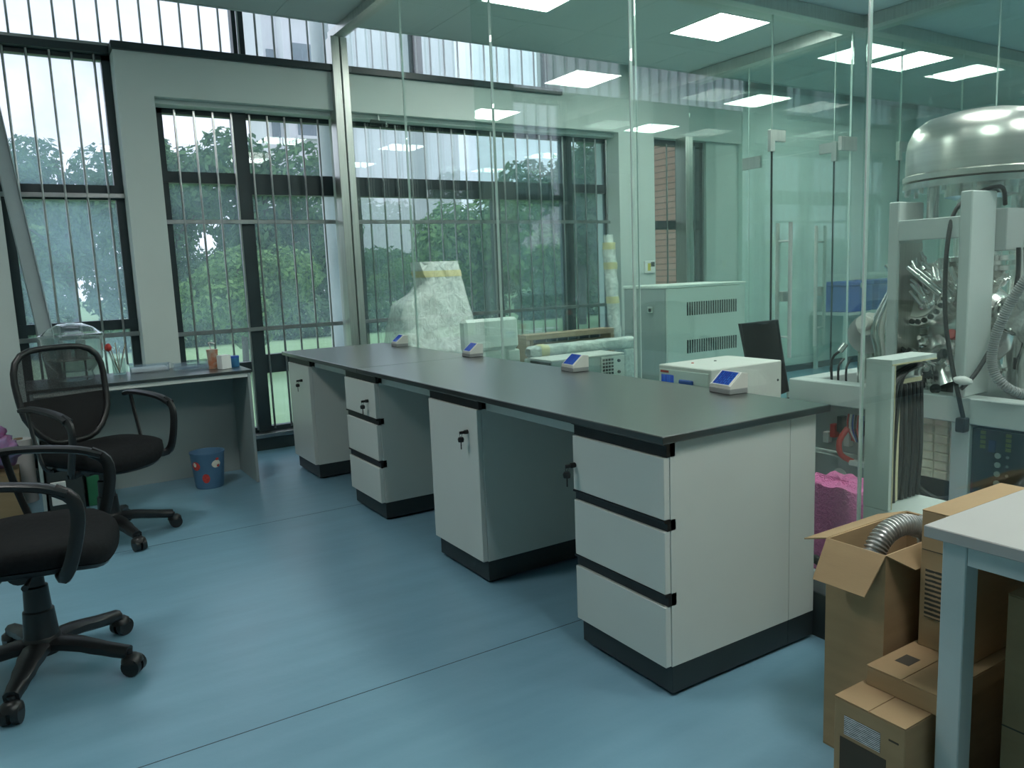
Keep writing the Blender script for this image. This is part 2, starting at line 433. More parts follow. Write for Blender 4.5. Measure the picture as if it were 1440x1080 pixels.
# ------------------------------------------------------------------ mesh helpers
class MB:
    def __init__(s):
        s.bm = bmesh.new()
    def box(s, x0, x1, y0, y1, z0, z1, bevel=0.0, rot=None, piv=None, seg=1):
        b = s.bm
        vs = [b.verts.new(p) for p in ((x0, y0, z0), (x1, y0, z0), (x1, y1, z0), (x0, y1, z0), (x0, y0, z1), (x1, y0, z1), (x1, y1, z1), (x0, y1, z1))]
        fs = [b.faces.new([vs[i] for i in f]) for f in ((0, 3, 2, 1), (4, 5, 6, 7), (0, 1, 5, 4), (1, 2, 6, 5), (2, 3, 7, 6), (3, 0, 4, 7))]
        if bevel:
            es = list({e for f in fs for e in f.edges})
            r = bmesh.ops.bevel(b, geom=es, offset=bevel, segments=seg, affect='EDGES', profile=0.5)
            vs = list({v for f in r['faces'] for v in f.verts} | {v for v in vs if v.is_valid})
        if rot is not None:
            c = V(piv) if piv is not None else V(((x0 + x1) / 2, (y0 + y1) / 2, (z0 + z1) / 2))
            for v in vs:
                v.co = c + rot @ (v.co - c)
        return s
    def prism(s, pts, axis, a0, a1):
        # polygon pts (2D) extruded along axis 'x','y','z'
        def mk(p, a):
            return {'x': (a, p[0], p[1]), 'y': (p[0], a, p[1]), 'z': (p[0], p[1], a)}[axis]
        b = s.bm
        A = [b.verts.new(mk(p, a0)) for p in pts]
        B = [b.verts.new(mk(p, a1)) for p in pts]
        n = len(pts)
        fs = [b.faces.new(A), b.faces.new(B[::-1])]
        for i in range(n):
            fs.append(b.faces.new((A[i], B[i], B[(i + 1) % n], A[(i + 1) % n])))
        bmesh.ops.recalc_face_normals(b, faces=fs)
        return s
    def lathe(s, prof, c=(0, 0, 0), seg=24, mtx=None):
        # prof: (r, z); closed at r=0 ends
        b = s.bm
        rings = []
        c = V(c)
        def put(p):
            p = V(p)
            return c + (mtx @ p if mtx is not None else p)
        for r, z in prof:
            if r < 1e-6:
                rings.append([b.verts.new(put((0, 0, z)))])
            else:
                rings.append([b.verts.new(put((r * math.cos(2 * pi * k / seg), r * math.sin(2 * pi * k / seg), z))) for k in range(seg)])
        fs = []
        for A, B in zip(rings, rings[1:]):
            if len(A) == 1 and len(B) == 1:
                continue
            for k in range(seg):
                k2 = (k + 1) % seg
                if len(A) == 1:
                    fs.append(b.faces.new((A[0], B[k], B[k2])))
                elif len(B) == 1:
                    fs.append(b.faces.new((A[k], B[0], A[k2])))
                else:
                    fs.append(b.faces.new((A[k], B[k], B[k2], A[k2])))
        for R, flip in ((rings[0], True), (rings[-1], False)):
            if len(R) > 1 and prof[0] != prof[-1]:
                fs.append(b.faces.new(R if not flip else R[::-1]))
        bmesh.ops.recalc_face_normals(b, faces=fs)
        return s
    def cyl(s, p0, p1, r, seg=14, r1=None):
        p0, p1 = V(p0), V(p1)
        d = p1 - p0
        m = d.to_track_quat('Z', 'Y').to_matrix()
        return s.lathe([(r, 0), (r1 if r1 is not None else r, d.length)], p0, seg, m)
    def tube(s, pts, r, seg=8, closed=False, smooth=3):
        P = [V(p) for p in pts]
        if smooth:
            P = catmull(P, smooth, closed)
        n = len(P)
        rr = r if isinstance(r, (list, tuple)) else None
        b = s.bm
        rings = []
        up = None
        for i, p in enumerate(P):
            if closed:
                t = P[(i + 1) % n] - P[i - 1]
            else:
                t = P[min(i + 1, n - 1)] - P[max(i - 1, 0)]
            t.normalize()
            if up is None:
                up = V((0, 0, 1)) if abs(t.z) < 0.9 else V((1, 0, 0))
            up = (up - t * up.dot(t))
            if up.length < 1e-6:
                up = t.orthogonal()
            up.normalize()
            sd = t.cross(up)
            if rr:
                f = i / max(1, n - 1) * (len(rr) - 1)
                k = min(int(f), len(rr) - 2)
                ra = rr[k] + (rr[k + 1] - rr[k]) * (f - k)
            else:
                ra = r
            rings.append([b.verts.new(p + (up * math.cos(2 * pi * k / seg) + sd * math.sin(2 * pi * k / seg)) * ra) for k in range(seg)])
        fs = []
        m = n if closed else n - 1
        for i in range(m):
            A, B = rings[i], rings[(i + 1) % n]
            for k in range(seg):
                fs.append(b.faces.new((A[k], A[(k + 1) % seg], B[(k + 1) % seg], B[k])))
        if not closed:
            fs.append(b.faces.new(rings[0]))
            fs.append(b.faces.new(rings[-1][::-1]))
        bmesh.ops.recalc_face_normals(b, faces=fs)
        return s
    def sweep(s, pts, w, h, closed=False, smooth=3, upv=(0, 0, 1), bev=0.25):
        # rounded-rectangle section w (side) x h (up) along pts
        P = [V(p) for p in pts]
        if smooth:
            P = catmull(P, smooth, closed)
        n = len(P)
        c = bev
        sec = [(-.5, -.5 + c), (-.5, .5 - c), (-.5 + c, .5), (.5 - c, .5), (.5, .5 - c), (.5, -.5 + c), (.5 - c, -.5), (-.5 + c, -.5)]
        b = s.bm
        rings = []
        for i, p in enumerate(P):
            t = (P[(i + 1) % n] - P[i - 1]) if closed else (P[min(i + 1, n - 1)] - P[max(i - 1, 0)])
            t.normalize()
            u = V(upv)
            u = u - t * u.dot(t)
            if u.length < 1e-4:
                u = t.orthogonal()
            u.normalize()
            sd = t.cross(u)
            ww = w[i * len(w) // n] if isinstance(w, (list, tuple)) else w
            rings.append([b.verts.new(p + sd * (a * ww) + u * (bb * h)) for a, bb in sec])
        fs = []
        k8 = len(sec)
        for i in range(n if closed else n - 1):
            A, B = rings[i], rings[(i + 1) % n]
            for k in range(k8):
                fs.append(b.faces.new((A[k], A[(k + 1) % k8], B[(k + 1) % k8], B[k])))
        if not closed:
            fs.append(b.faces.new(rings[0]))
            fs.append(b.faces.new(rings[-1][::-1]))
        bmesh.ops.recalc_face_normals(b, faces=fs)
        return s
    def grid(s, fn, nu, nv, thick=0.0):
        b = s.bm
        A = [[b.verts.new(fn(i / nu, j / nv)) for j in range(nv + 1)] for i in range(nu + 1)]
        fs = []
        for i in range(nu):
            for j in range(nv):
                fs.append(b.faces.new((A[i][j], A[i + 1][j], A[i + 1][j + 1], A[i][j + 1])))
        if thick:
            bmesh.ops.solidify(b, geom=fs, thickness=thick)
        return s
    def mesh(s, name, smooth=None):
        me = bpy.data.meshes.new(name)
        s.bm.to_mesh(me)
        s.bm.free()
        if smooth:
            me.shade_smooth()
            me.set_sharp_from_angle(angle=math.radians(smooth))
        return me
    def build(s, name, m, parent=None, smooth=None):
        me = s.mesh(name, smooth)
        me.materials.append(M[m] if isinstance(m, str) else m)
        return link(name, me, parent)
def catmull(P, k, closed=False):
    n = len(P)
    if n < 3:
        return P
    out = []
    for i in range(n if closed else n - 1):
        if closed:
            a, b, c, d = P[i - 1], P[i], P[(i + 1) % n], P[(i + 2) % n]
        else:
            a, b, c, d = P[max(i - 1, 0)], P[i], P[i + 1], P[min(i + 2, n - 1)]
        for j in range(k):
            t = j / k
            out.append(0.5 * ((2 * b) + (c - a) * t + (2 * a - 5 * b + 4 * c - d) * t * t + (3 * b - a - 3 * c + d) * t ** 3))
    if not closed:
        out.append(P[-1])
    return out
def link(name, me, parent=None):
    o = bpy.data.objects.new(name, me)
    col.objects.link(o)
    if parent is not None:
        o.parent = parent
        if parent.type == 'EMPTY' and parent.get('_w'):
            o.matrix_parent_inverse = Matrix.Translation(-V(parent.location))
    return o
def tag(o, label, cat, group=None):
    o['label'] = label
    o['category'] = cat
    if group:
        o['group'] = group
    return o
def thing(name, label, cat, loc=(0, 0, 0), group=None, rz=None):
    # rz None: parts are modelled in world coordinates; otherwise in the thing's own space
    o = bpy.data.objects.new(name, None)
    o.empty_display_size = 0.1
    o.location = loc
    col.objects.link(o)
    if rz is None:
        o['_w'] = 1
    else:
        o.rotation_euler = (0, 0, rz)
    return tag(o, label, cat, group)
def struct(o):
    o['kind'] = 'structure'
    return o
def sroot(name, loc=(0, 0, 0)):
    o = bpy.data.objects.new(name, None)
    o.empty_display_size = 0.1
    o.location = loc
    o['_w'] = 1
    o['kind'] = 'structure'
    col.objects.link(o)
    return o
def bx(name, m, parent, x0, x1, y0, y1, z0, z1, bevel=0.0, rot=None, piv=None):
    return MB().box(x0, x1, y0, y1, z0, z1, bevel, rot, piv).build(name, m, parent)
def copy_tree(o, parent=None):
    c = o.copy()
    col.objects.link(c)
    c.parent = parent
    for ch in list(o.children):
        copy_tree(ch, c)
    return c
RZ = lambda a: Matrix.Rotation(a, 3, 'Z')
RX = lambda a: Matrix.Rotation(a, 3, 'X')
RY = lambda a: Matrix.Rotation(a, 3, 'Y')

# ------------------------------------------------------------------ main measures (metres)
YW = 6.28       # plane of the window frames
YC = 6.05       # room face of columns and beam
XG = 2.30       # glass partition behind the bench
YX = 4.08       # glass cross partition
X2 = 6.00       # glass partition of the far room
ZC = 3.22       # ceiling
YE = 5.93       # ceiling edge before the windows
XL, XR, YB = -2.7, 11.0, -4.6

# ------------------------------------------------------------------ room shell
fl = struct(bx('floor', 'floor', None, XL, XR, YB, 6.6, -0.08, 0.0))
for ys in (2.25, 4.25, 0.25):
    bx('seam', 'frame_dark', fl, XL, XG - 0.08, ys, ys + 0.003, -0.001, 0.0006)
w = MB()
w.box(XL, -0.03, YC, 6.42, 0, 2.93)                       # wall left of the tall window
w.box(0.712, 0.945, YC, 6.42, 0, 2.93)                   # column between the windows
w.box(0.945, 5.10, YC, 6.42, 2.62, 2.93)                 # beam over the long window
w.box(5.10, 5.56, YC, 6.42, 0, 3.9)                      # column
w.box(5.56, 6.95, YC + 0.1, 6.42, 2.62, 3.9)             # wall over the narrow window
w.box(6.45, XR, YC + 0.15, 6.42, 0, 3.9)
w.box(4.42, 5.10, YC, 6.42, 2.93, 3.9)
struct(w.build('wall_back', 'wall'))
struct(bx('wall_left', 'wall', None, XL - 0.2, XL, YB, 6.42, 0, 3.9))
struct(bx('wall_front', 'wall', None, XL, XR, YB - 0.2, YB, 0, 3.9))
struct(bx('wall_right', 'wall_panel', None, XR, XR + 0.2, YB, 6.42, 0, 3.9))
rp_ = struct(bx('wall_panel_back', 'wall_panel', None, 6.95, 10.9, 6.14, 6.2, 0.02, ZC))
struct(bx('baseboard_back', 'plinth', None, 6.95, 10.9, 6.10, 6.14, 0, 0.07))
# ceiling: slab with metal panels hung below it
ce = sroot('ceiling', (0, 0, ZC))
bx('ceiling_slab', 'ceiling', ce, XL, XR, YB, YE - 0.01, ZC + 0.02, ZC + 0.16)
bx('fascia', 'ceiling', ce, XL, XR, YE - 0.03, YE, ZC + 0.0, 3.85)
bx('upper_slab', 'ceiling', ce, XL, XR, YE - 0.03, 6.6, 3.85, 3.95)
px = 0.594
xs = [4.153 + px * k for k in range(-11, 12)]
ys = [YE - 0.04, 5.267] + [5.267 - 1.188 * k for k in range(1, 9)]
pm = {}
for a, b in zip(xs, xs[1:]):
    for c, d in zip(ys, ys[1:]):
        key = round(c - d, 3)
        if key not in pm:
            q = MB().box(-px / 2 + 0.0015, px / 2 - 0.0015, -(c - d) / 2 + 0.0015, (c - d) / 2 - 0.0015, 0, 0.018)
            pm[key] = q.mesh('ceiling_panel')
            pm[key].materials.append(M['ceiling'])
        o = link('ceiling_panel', pm[key], ce)
        o.location = ((a + b) / 2, (c + d) / 2, ZC)
# ------------------------------------------------------------------ windows with steel grilles
def window(name, x0, x1, z0, z1, verts, hors, bars, hbars, pane='pane', fw=0.055, yb=6.205):
    r = sroot(name, (x0, YW, z0))
    y0, y1 = YW - 0.03, YW + 0.04
    bx('frame_rail', 'frame_dark', r, x0, x1, y0, y1, z0, z0 + fw)
    bx('frame_rail', 'frame_dark', r, x0, x1, y0, y1, z1 - fw, z1)
    bx('frame_stile', 'frame_dark', r, x0, x0 + fw, y0, y1, z0, z1)
    bx('frame_stile', 'frame_dark', r, x1 - fw, x1, y0, y1, z0, z1)
    for a, b, c, d in verts:
        bx('mullion', 'frame_dark', r, a, b, y0 - 0.02, y1, c, d)
    for a, b, c, d in hors:
        bx('transom', 'frame_dark', r, a, b, y0 - 0.01, y1, c, d)
    cutx = sorted({x0 + fw / 2, x1 - fw / 2} | {(a + b) / 2 for a, b, c, d in verts})
    cutz = sorted({z0 + fw / 2, z1 - fw / 2} | {(c + d) / 2 for a, b, c, d in hors if c > 1.9})
    for a, b in zip(cutx, cutx[1:]):
        for c, d in zip(cutz, cutz[1:]):
            bx('pane', pane, r, a, b, YW, YW + 0.006, c, d)
    bb0, bb1, step, off = bars
    bm_ = MB().cyl((0, 0, 0), (0, 0, bb1 - bb0), 0.0085, 8).mesh('grille_bar', 40)
    bm_.materials.append(M['bar_steel'])
    x = x0 + off
    while x < x1 - 0.02:
        o = link('grille_bar', bm_, r)
        o.location = (x, yb, bb0)
        x += step
    for z in hbars:
        bx('grille_rail', 'bar_steel', r, x0, x1, yb - 0.006, yb + 0.006, z - 0.016, z + 0.016, 0.003)
    return r
window('window_1', -0.03, 0.712, 0.10, 2.93, [], [(-0.03, 0.712, 1.93, 2.03), (-0.03, 0.712, 1.02, 1.09)], (0.14, 2.90, 0.1325, 0.11), (1.955, 0.985), pane='pane_dirty')
window('window_2', 0.945, 5.25, 0.10, 2.62,
       [(1.50, 1.60, 0.1, 2.62), (2.42, 2.48, 0.1, 2.0), (3.77, 3.83, 0.1, 2.0), (4.56, 4.66, 0.1, 2.62), (5.10, 5.20, 0.1, 2.62)],
       [(0.945, 1.5, 2.06, 2.14), (1.6, 4.56, 1.985, 2.14), (4.66, 5.2, 2.06, 2.14), (1.6, 2.45, 0.60, 0.745), (0.945, 1.5, 0.62, 0.70), (2.48, 5.2, 0.60, 0.70)],
       (0.16, 2.57, 0.1325, 0.145), (1.776, 0.955), fw=0.07)
window('window_3', XL + 0.1, 4.42, 2.95, 3.84, [(-0.85, -0.77, 2.95, 3.84), (1.555, 1.64, 2.95, 3.84), (3.03, 3.115, 2.95, 3.84)], [], (2.97, 3.83, 0.1325, 0.08), (2.965,), fw=0.03)
window('window_4', 5.66, 6.45, 0.10, 2.62, [], [(5.66, 6.45, 1.70, 1.79)], (0.16, 2.57, 0.1325, 0.215), (), pane='pane_clear')
struct(bx('trim_1', 'kerb', None, 0.945, 5.10, 6.16, 6.42, 0.0, 0.10, 0.003))
struct(bx('trim_2', 'kerb', None, -0.03, 0.712, 6.16, 6.42, 0.0, 0.10, 0.003))
struct(bx('trim_3', 'bar_steel', None, 0.945, 5.10, 6.14, 6.235, 0.10, 0.135, 0.004))
struct(bx('trim_4', 'frame_dark', None, 0.70, 4.42, YC - 0.035, 6.25, 2.905, 2.955, 0.003))
struct(bx('trim_6', 'frame_dark', None, XL, 0.699, 6.17, 6.25, 2.905, 2.955, 0.003))
struct(bx('trim_5', 'wall', None, 0.945, 5.10, 6.12, 6.25, 2.585, 2.62, 0.002))

# ------------------------------------------------------------------ glass partitions
def pane_wall(name, axis, pos, cuts, z0, z1, skip=(), joint='glass_edge', jw=0.006):
    r = sroot(name, (pos, 0, 0) if axis == 'y' else (0, pos, 0))
    t = 0.006
    for i, (a, b) in enumerate(zip(cuts, cuts[1:])):
        if i in skip:
            continue
        if axis == 'y':
            bx('glass_pane', 'glass', r, pos - t, pos + t, a + 0.004, b - 0.004, z0, z1)
        else:
            bx('glass_pane', 'glass', r, a + 0.004, b - 0.004, pos - t, pos + t, z0, z1)
    for c in cuts[1:-1]:
        if axis == 'y':
            bx('joint_strip', joint, r, pos - t - 0.001, pos + t + 0.001, c - jw / 2, c + jw / 2, z0, z1)
        else:
            bx('joint_strip', joint, r, c - jw / 2, c + jw / 2, pos - t - 0.001, pos + t + 0.001, z0, z1)
    return r
g1 = pane_wall('wall_glass_bench', 'y', XG, [-4.5, -2.97, -1.845, -0.72, 0.405, 1.53, 2.64, 3.775, 4.90, 6.0], 0.16, ZC - 0.05)
bx('top_rail', 'steel', g1, XG - 0.05, XG + 0.05, -4.5, 6.12, ZC - 0.06, ZC - 0.003, 0.002)
bx('kerb', 'kerb', g1, XG - 0.055, XG + 0.055, -4.5, 6.0, 0.0, 0.165, 0.003)
bx('post', 'steel', g1, XG - 0.07, XG - 0.005, 6.0, 6.12, 0.0, ZC - 0.06, 0.003)
bx('post', 'steel', g1, XG + 0.005, XG + 0.06, 6.0, 6.12, 0.0, ZC - 0.06, 0.003)
bx('post_core', 'mach_dark', g1, XG - 0.006, XG + 0.006, 6.02, 6.11, 0.0, ZC - 0.06)
bx('post_cap', 'wall', g1, XG - 0.06, XG + 0.06, 6.12, 6.2, 0.135, 2.60)
g2 = pane_wall('wall_glass_cross', 'x', YX, [XG + 0.06, 3.60, 4.94, 5.90, 6.59, 7.55, 8.9, 10.95], 0.10, ZC - 0.09, skip=(2, 4))
bx('glass_transom', 'glass', g2, 4.944, 5.896, YX - 0.006, YX + 0.006, 2.255, ZC - 0.09)
bx('glass_transom', 'glass', g2, 6.594, 7.546, YX - 0.006, YX + 0.006, 2.255, ZC - 0.09)
bx('ceiling_channel', 'steel', g2, XG + 0.05, 10.95, YX - 0.09, YX + 0.09, ZC - 0.10, ZC - 0.003, 0.003)
bx('kerb', 'kerb', g2, XG + 0.06, 4.94, YX - 0.05, YX + 0.05, 0.0, 0.105, 0.003)
bx('kerb', 'kerb', g2, 5.90, 6.59, YX - 0.05, YX + 0.05, 0.0, 0.105, 0.003)
bx('kerb', 'kerb', g2, 7.55, 10.95, YX - 0.05, YX + 0.05, 0.0, 0.105, 0.003)
g3 = pane_wall('wall_glass_far', 'y', X2, [-4.5, -2.0, 0.0, 1.6, 3.0, YX - 0.05], 0.10, ZC - 0.09)
g3b = pane_wall('wall_glass_far_back', 'y', X2, [YX + 0.05, 4.30, 5.22, 6.0], 0.10, ZC - 0.09, skip=(1,))
bx('glass_transom', 'glass', g3b, X2 - 0.006, X2 + 0.006, 4.304, 5.216, 2.255, ZC - 0.09)
bx('ceiling_channel', 'steel', g3, X2 - 0.09, X2 + 0.09, -4.5, YX - 0.09, ZC - 0.10, ZC - 0.003, 0.003)
bx('kerb', 'kerb', g3, X2 - 0.05, X2 + 0.05, -4.5, YX - 0.05, 0, 0.105, 0.003)
bx('ceiling_channel', 'steel', g3b, X2 - 0.09, X2 + 0.09, YX + 0.09, 5.92, ZC - 0.10, ZC - 0.003, 0.003)
bx('post', 'steel', g3b, X2 - 0.05, X2 + 0.05, 6.0, 6.15, 0.0, 2.62, 0.003)
def glass_door(name, axis, pos, a, b, handle, patches=True):
    # axis 'x': door lies in a plane y = pos, from x = a to b
    r = sroot(name, (a, pos, 0) if axis == 'x' else (pos, a, 0))
    def B(nm, m, u0, u1, d0, d1, z0, z1, bev=0.0, par=r):
        if axis == 'x':
            return bx(nm, m, par, u0, u1, pos + d0, pos + d1, z0, z1, bev)
        return bx(nm, m, par, pos + d0, pos + d1, u0, u1, z0, z1, bev)
    B('door_pane', 'glass', a + 0.005, b - 0.005, -0.006, 0.006, 0.02, 2.25)
    B('edge_seal', 'mach_dark', a - 0.004, a + 0.004, -0.007, 0.007, 0.02, 2.25)
    B('patch_fitting', 'steel', a - 0.03, a + 0.14, -0.016, 0.016, 2.215, 2.30, 0.002)
    B('patch_leg', 'steel', a - 0.03, a + 0.02, -0.0155, 0.0155, 2.14, 2.22, 0.002)
    B('patch_fitting', 'steel', b - 0.14, b + 0.07, -0.016, 0.016, 2.19, 2.30, 0.002)
    B('patch_fitting', 'steel', b - 0.14, b, -0.016, 0.016, 0.005, 0.09, 0.002)
    hx = handle
    for sgn in (-1, 1):
        d = 0.06 * sgn
        p = (lambda u, dd, z: (u, pos + dd, z)) if axis == 'x' else (lambda u, dd, z: (pos + dd, u, z))
        h = MB().cyl(p(hx, d, 0.56), p(hx, d, 1.61), 0.016, 12).build('handle', 'satin', r, 40)
        for z in (0.72, 1.47):
            MB().cyl(p(hx, 0, z), p(hx, d, z), 0.009, 8).build('handle_standoff', 'satin', h, 40)
    B('lock_case', 'steel', hx - 0.03, hx + 0.03, -0.018, 0.018, 1.0, 1.08, 0.003)
    return r
glass_door('door_1', 'x', YX, 4.94, 5.90, 5.09)
glass_door('door_2', 'y', X2, 4.30, 5.22, 4.42)
glass_door('door_3', 'x', YX, 6.59, 7.55, 7.42)

# ------------------------------------------------------------------ ceiling lights
def ceiling_light(x, y, label, group=None):
    t = thing('ceiling_light', label, 'ceiling light', (x, y, ZC), group, rz=0)
    h = 0.287
    MB().box(-h + 0.01, h - 0.01, -h + 0.01, h - 0.01, -0.006, -0.0005).build('diffuser', 'lamp', t)
    f = MB()
    f.box(-h, h, -h, -h + 0.01, -0.008, -0.0005); f.box(-h, h, h - 0.01, h, -0.008, -0.0005)
    f.box(-h, -h + 0.01, -h + 0.01, h - 0.01, -0.008, -0.0005); f.box(h - 0.01, h, -h + 0.01, h - 0.01, -0.008, -0.0005)
    f.build('rim', 'lamp_rim', t)
    return t
L0 = ceiling_light(5.055, 4.71, 'square ceiling light panel near the glass door behind the cross partition')
def more_light(x, y, label, group=None):
    c = copy_tree(L0)
    c.location = (x, y, ZC)
    c['label'] = label
    if group:
        c['group'] = group
more_light(3.26, 4.71, 'square ceiling light panel above the plastic-wrapped equipment')
more_light(7.68, 4.68, 'square ceiling light panel beyond the far glass partition')
for x, y in ((5.055, 1.62), (5.055, -0.23), (3.26, 1.62), (3.26, -0.23)):
    more_light(x, y, 'square ceiling light panel over the vacuum machine, mirrored in the glass', 'lights over the machine')
for x, y in ((7.68, 1.6), (7.68, -0.25)):
    more_light(x, y, 'square ceiling light panel over the far room, mirrored in the glass', 'lights over the far room')
for x, y in ((1.40, 0.30), (-0.47, 3.40)):  # added lamps, unseen: they brighten the drawer fronts, bench end and floor
    more_light(x, y, 'added square ceiling light panel brightening the bench room from out of view', 'added lights over the bench room')
# ------------------------------------------------------------------ lab bench
XF, XD, XBK = 1.564, 1.540, 2.10
CW = 0.45
CY = [1.651, 2.757, 3.855, 4.969]          # near side of each cabinet
def lock_on(par, y, z, x=XD):
    l = MB()
    l.cyl((x, y, z), (x - 0.016, y, z), 0.009, 12)
    l.box(x - 0.040, x - 0.014, y - 0.003, y + 0.003, z - 0.006, z + 0.006, 0.001)
    l.build('lock', 'black_plastic', par, 40)
    k = MB()
    k.lathe([(0, 0), (0.012, 0.002), (0.014, 0.014), (0.010, 0.022), (0, 0.024)], (x - 0.032, y + 0.004, z - 0.042), 12)
    k.box(x - 0.034, x - 0.030, y + 0.0025, y + 0.0055, z - 0.072, z - 0.040)
    k.tube([(x - 0.032, y + 0.004, z - 0.020), (x - 0.038, y + 0.003, z - 0.010), (x - 0.032, y, z), (x - 0.026, y + 0.003, z - 0.010)], 0.001, 5, True)
    k.build('key', 'black_plastic', par, 40)
def pull(par, y0, y1, z0, z1):
    # black finger-pull profile: lip plus recessed channel
    p = MB()
    p.prism([(XD + 0.010, z0), (XF + 0.02, z0), (XF + 0.02, z1), (XD - 0.002, z1), (XD - 0.002, z1 - 0.006), (XD + 0.010, z1 - 0.012)], 'y', y0, y1)
    return p.build('pull_profile', 'black_plastic', par)
def cabinet(i, drawers, label, far_z=0.803):
    y = CY[i]
    t = thing('drawer_cabinet' if drawers else 'base_cabinet', label, 'cabinet', (XF, y, 0), 'white cabinets under the black bench')
    xb = XBK
    b = MB()
    b.box(XF, xb, y, y + 0.018, 0.10, 0.803, 0.001)
    b.box(XF, xb, y + CW - 0.018, y + CW, 0.10, 0.803, 0.001)
    b.box(XF, xb, y + 0.018, y + CW - 0.018, 0.10, 0.118)
    b.box(XF + 0.06, xb, y + 0.018, y + CW - 0.018, 0.785, 0.803)
    b.box(xb - 0.012, xb, y + 0.018, y + CW - 0.018, 0.118, 0.785)
    b.build('body', 'laminate', t)
    bx('plinth', 'plinth', t, XF + 0.001, xb, y + 0.001, y + CW - 0.001, 0.012, 0.10, 0.002)
    for a in (XF + 0.05, xb - 0.06):
        for c in (y + 0.05, y + CW - 0.05):
            MB().cyl((a, c, 0.0), (a, c, 0.013), 0.022, 12).build('foot', 'black_plastic', t)
    pull(t, y, y + CW, 0.758, 0.803)
    if drawers:
        zs = [(0.568, 0.757), (0.337, 0.532), (0.102, 0.296)]
        for k, (a, c) in enumerate(zs):
            d = bx('drawer', 'laminate', t, XD, XF - 0.0005, y + 0.002, y + CW - 0.002, a, c, 0.002)
            if k == 0:
                lock_on(d, (y + CW - 0.012) if i == 0 else (y + 0.10), 0.655)
        pull(t, y, y + CW, 0.533, 0.567)
        pull(t, y, y + CW, 0.297, 0.336)
    else:
        d = bx('door', 'laminate', t, XD, XF - 0.0005, y + 0.002, y + CW - 0.002, 0.102, 0.757, 0.002)
        lock_on(d, y + 0.085 if i == 1 else y + 0.15, 0.655)
    return t
c4 = cabinet(0, True, 'white three-drawer cabinet with an exposed side panel, closing the bench end by the cartons')
bx('end_filler', 'laminate', c4, XBK + 0.002, 2.232, CY[0], CY[0] + 0.018, 0.10, 0.803, 0.001)
bx('end_plinth', 'plinth', c4, XBK + 0.001, 2.232, CY[0] + 0.001, CY[0] + 0.02, 0.012, 0.10, 0.001)
cabinet(1, False, 'white one-door cupboard with a hanging key, between the two drawer cabinets')
cabinet(2, True, 'white three-drawer cabinet with a key hanging at the right of its top drawer')
cabinet(3, False, 'white one-door cupboard at the window end of the bench')
def worktop(y0, y1, label):
    t = thing('worktop', label, 'worktop', (1.51, y0, 0.804), 'black bench worktop')
    bx('slab', 'resin', t, 1.511, 2.275, y0, y1, 0.806, 0.830, 0.0025)
    return t
wt = worktop(1.625, 4.016, 'long black resin worktop reaching over the cabinets beside the cartons')
for i in (0, 1):
    bx('apron', 'laminate', wt, 1.585, 1.603, CY[i] + CW + 0.001, CY[i + 1] - 0.001, 0.752, 0.805, 0.001)
    bx('back_board', 'laminate', wt, 2.12, 2.138, CY[i] + CW + 0.001, CY[i + 1] - 0.001, 0.10, 0.805)
wt2 = worktop(4.018, 5.452, 'shorter black resin worktop at the window end of the bench')
bx('apron', 'laminate', wt2, 1.585, 1.603, CY[2] + CW + 0.001, CY[3] - 0.001, 0.752, 0.805, 0.001)
bx('back_board', 'laminate', wt2, 2.12, 2.138, CY[2] + CW + 0.001, CY[3] - 0.001, 0.10, 0.805)

# ------------------------------------------------------------------ touch-screen controllers on the bench
def controller(y, label, first=None):
    if first is not None:
        c = copy_tree(first)
        c.location = (2.196, y, 0.8302)
        c['label'] = label
        return c
    t = thing('touch_controller', label, 'controller', (2.196, y, 0.8302), 'touch-screen controllers on the bench', rz=math.radians(-6))
    MB().box(0, 0.088, -0.058, 0.058, 0.0, 0.020, 0.002).build('base', 'ctrl_base', t)
    MB().prism([(0.004, 0.020), (0.088, 0.020), (0.088, 0.074), (0.060, 0.078), (0.004, 0.030)], 'y', -0.057, 0.057).build('housing', 'ctrl', t)
    a = math.atan2(0.048, 0.056)
    n = V((-math.sin(a), 0, math.cos(a)))
    c = V((0.032, 0, 0.054)) + n * 0.001
    s = MB().box(-0.033, 0.033, -0.046, 0.046, -0.001, 0.0012)
    me = s.mesh('screen')
    me.materials.append(M['screen'])
    o = link('screen', me, t)
    o.location = c
    o.rotation_euler = (0, -a, 0)
    f = MB()
    f.box(-0.036, -0.033, -0.049, 0.049, -0.001, 0.0025); f.box(0.033, 0.036, -0.049, 0.049, -0.001, 0.0025)
    f.box(-0.033, 0.033, -0.049, -0.046, -0.001, 0.0025); f.box(-0.033, 0.033, 0.046, 0.049, -0.001, 0.0025)
    me = f.mesh('bezel'); me.materials.append(M['white'])
    o = link('bezel', me, t); o.location = c; o.rotation_euler = (0, -a, 0)
    return t
k0 = controller(2.05, 'small white touch-screen controller on the bench before the white box instrument')
controller(3.02, 'small white touch-screen controller on the bench in front of the vented grey instrument', k0)
controller(4.03, 'small white touch-screen controller on the bench at the corner of the cross glass', k0)
controller(5.08, 'small white touch-screen controller nearest the window end of the bench', k0)

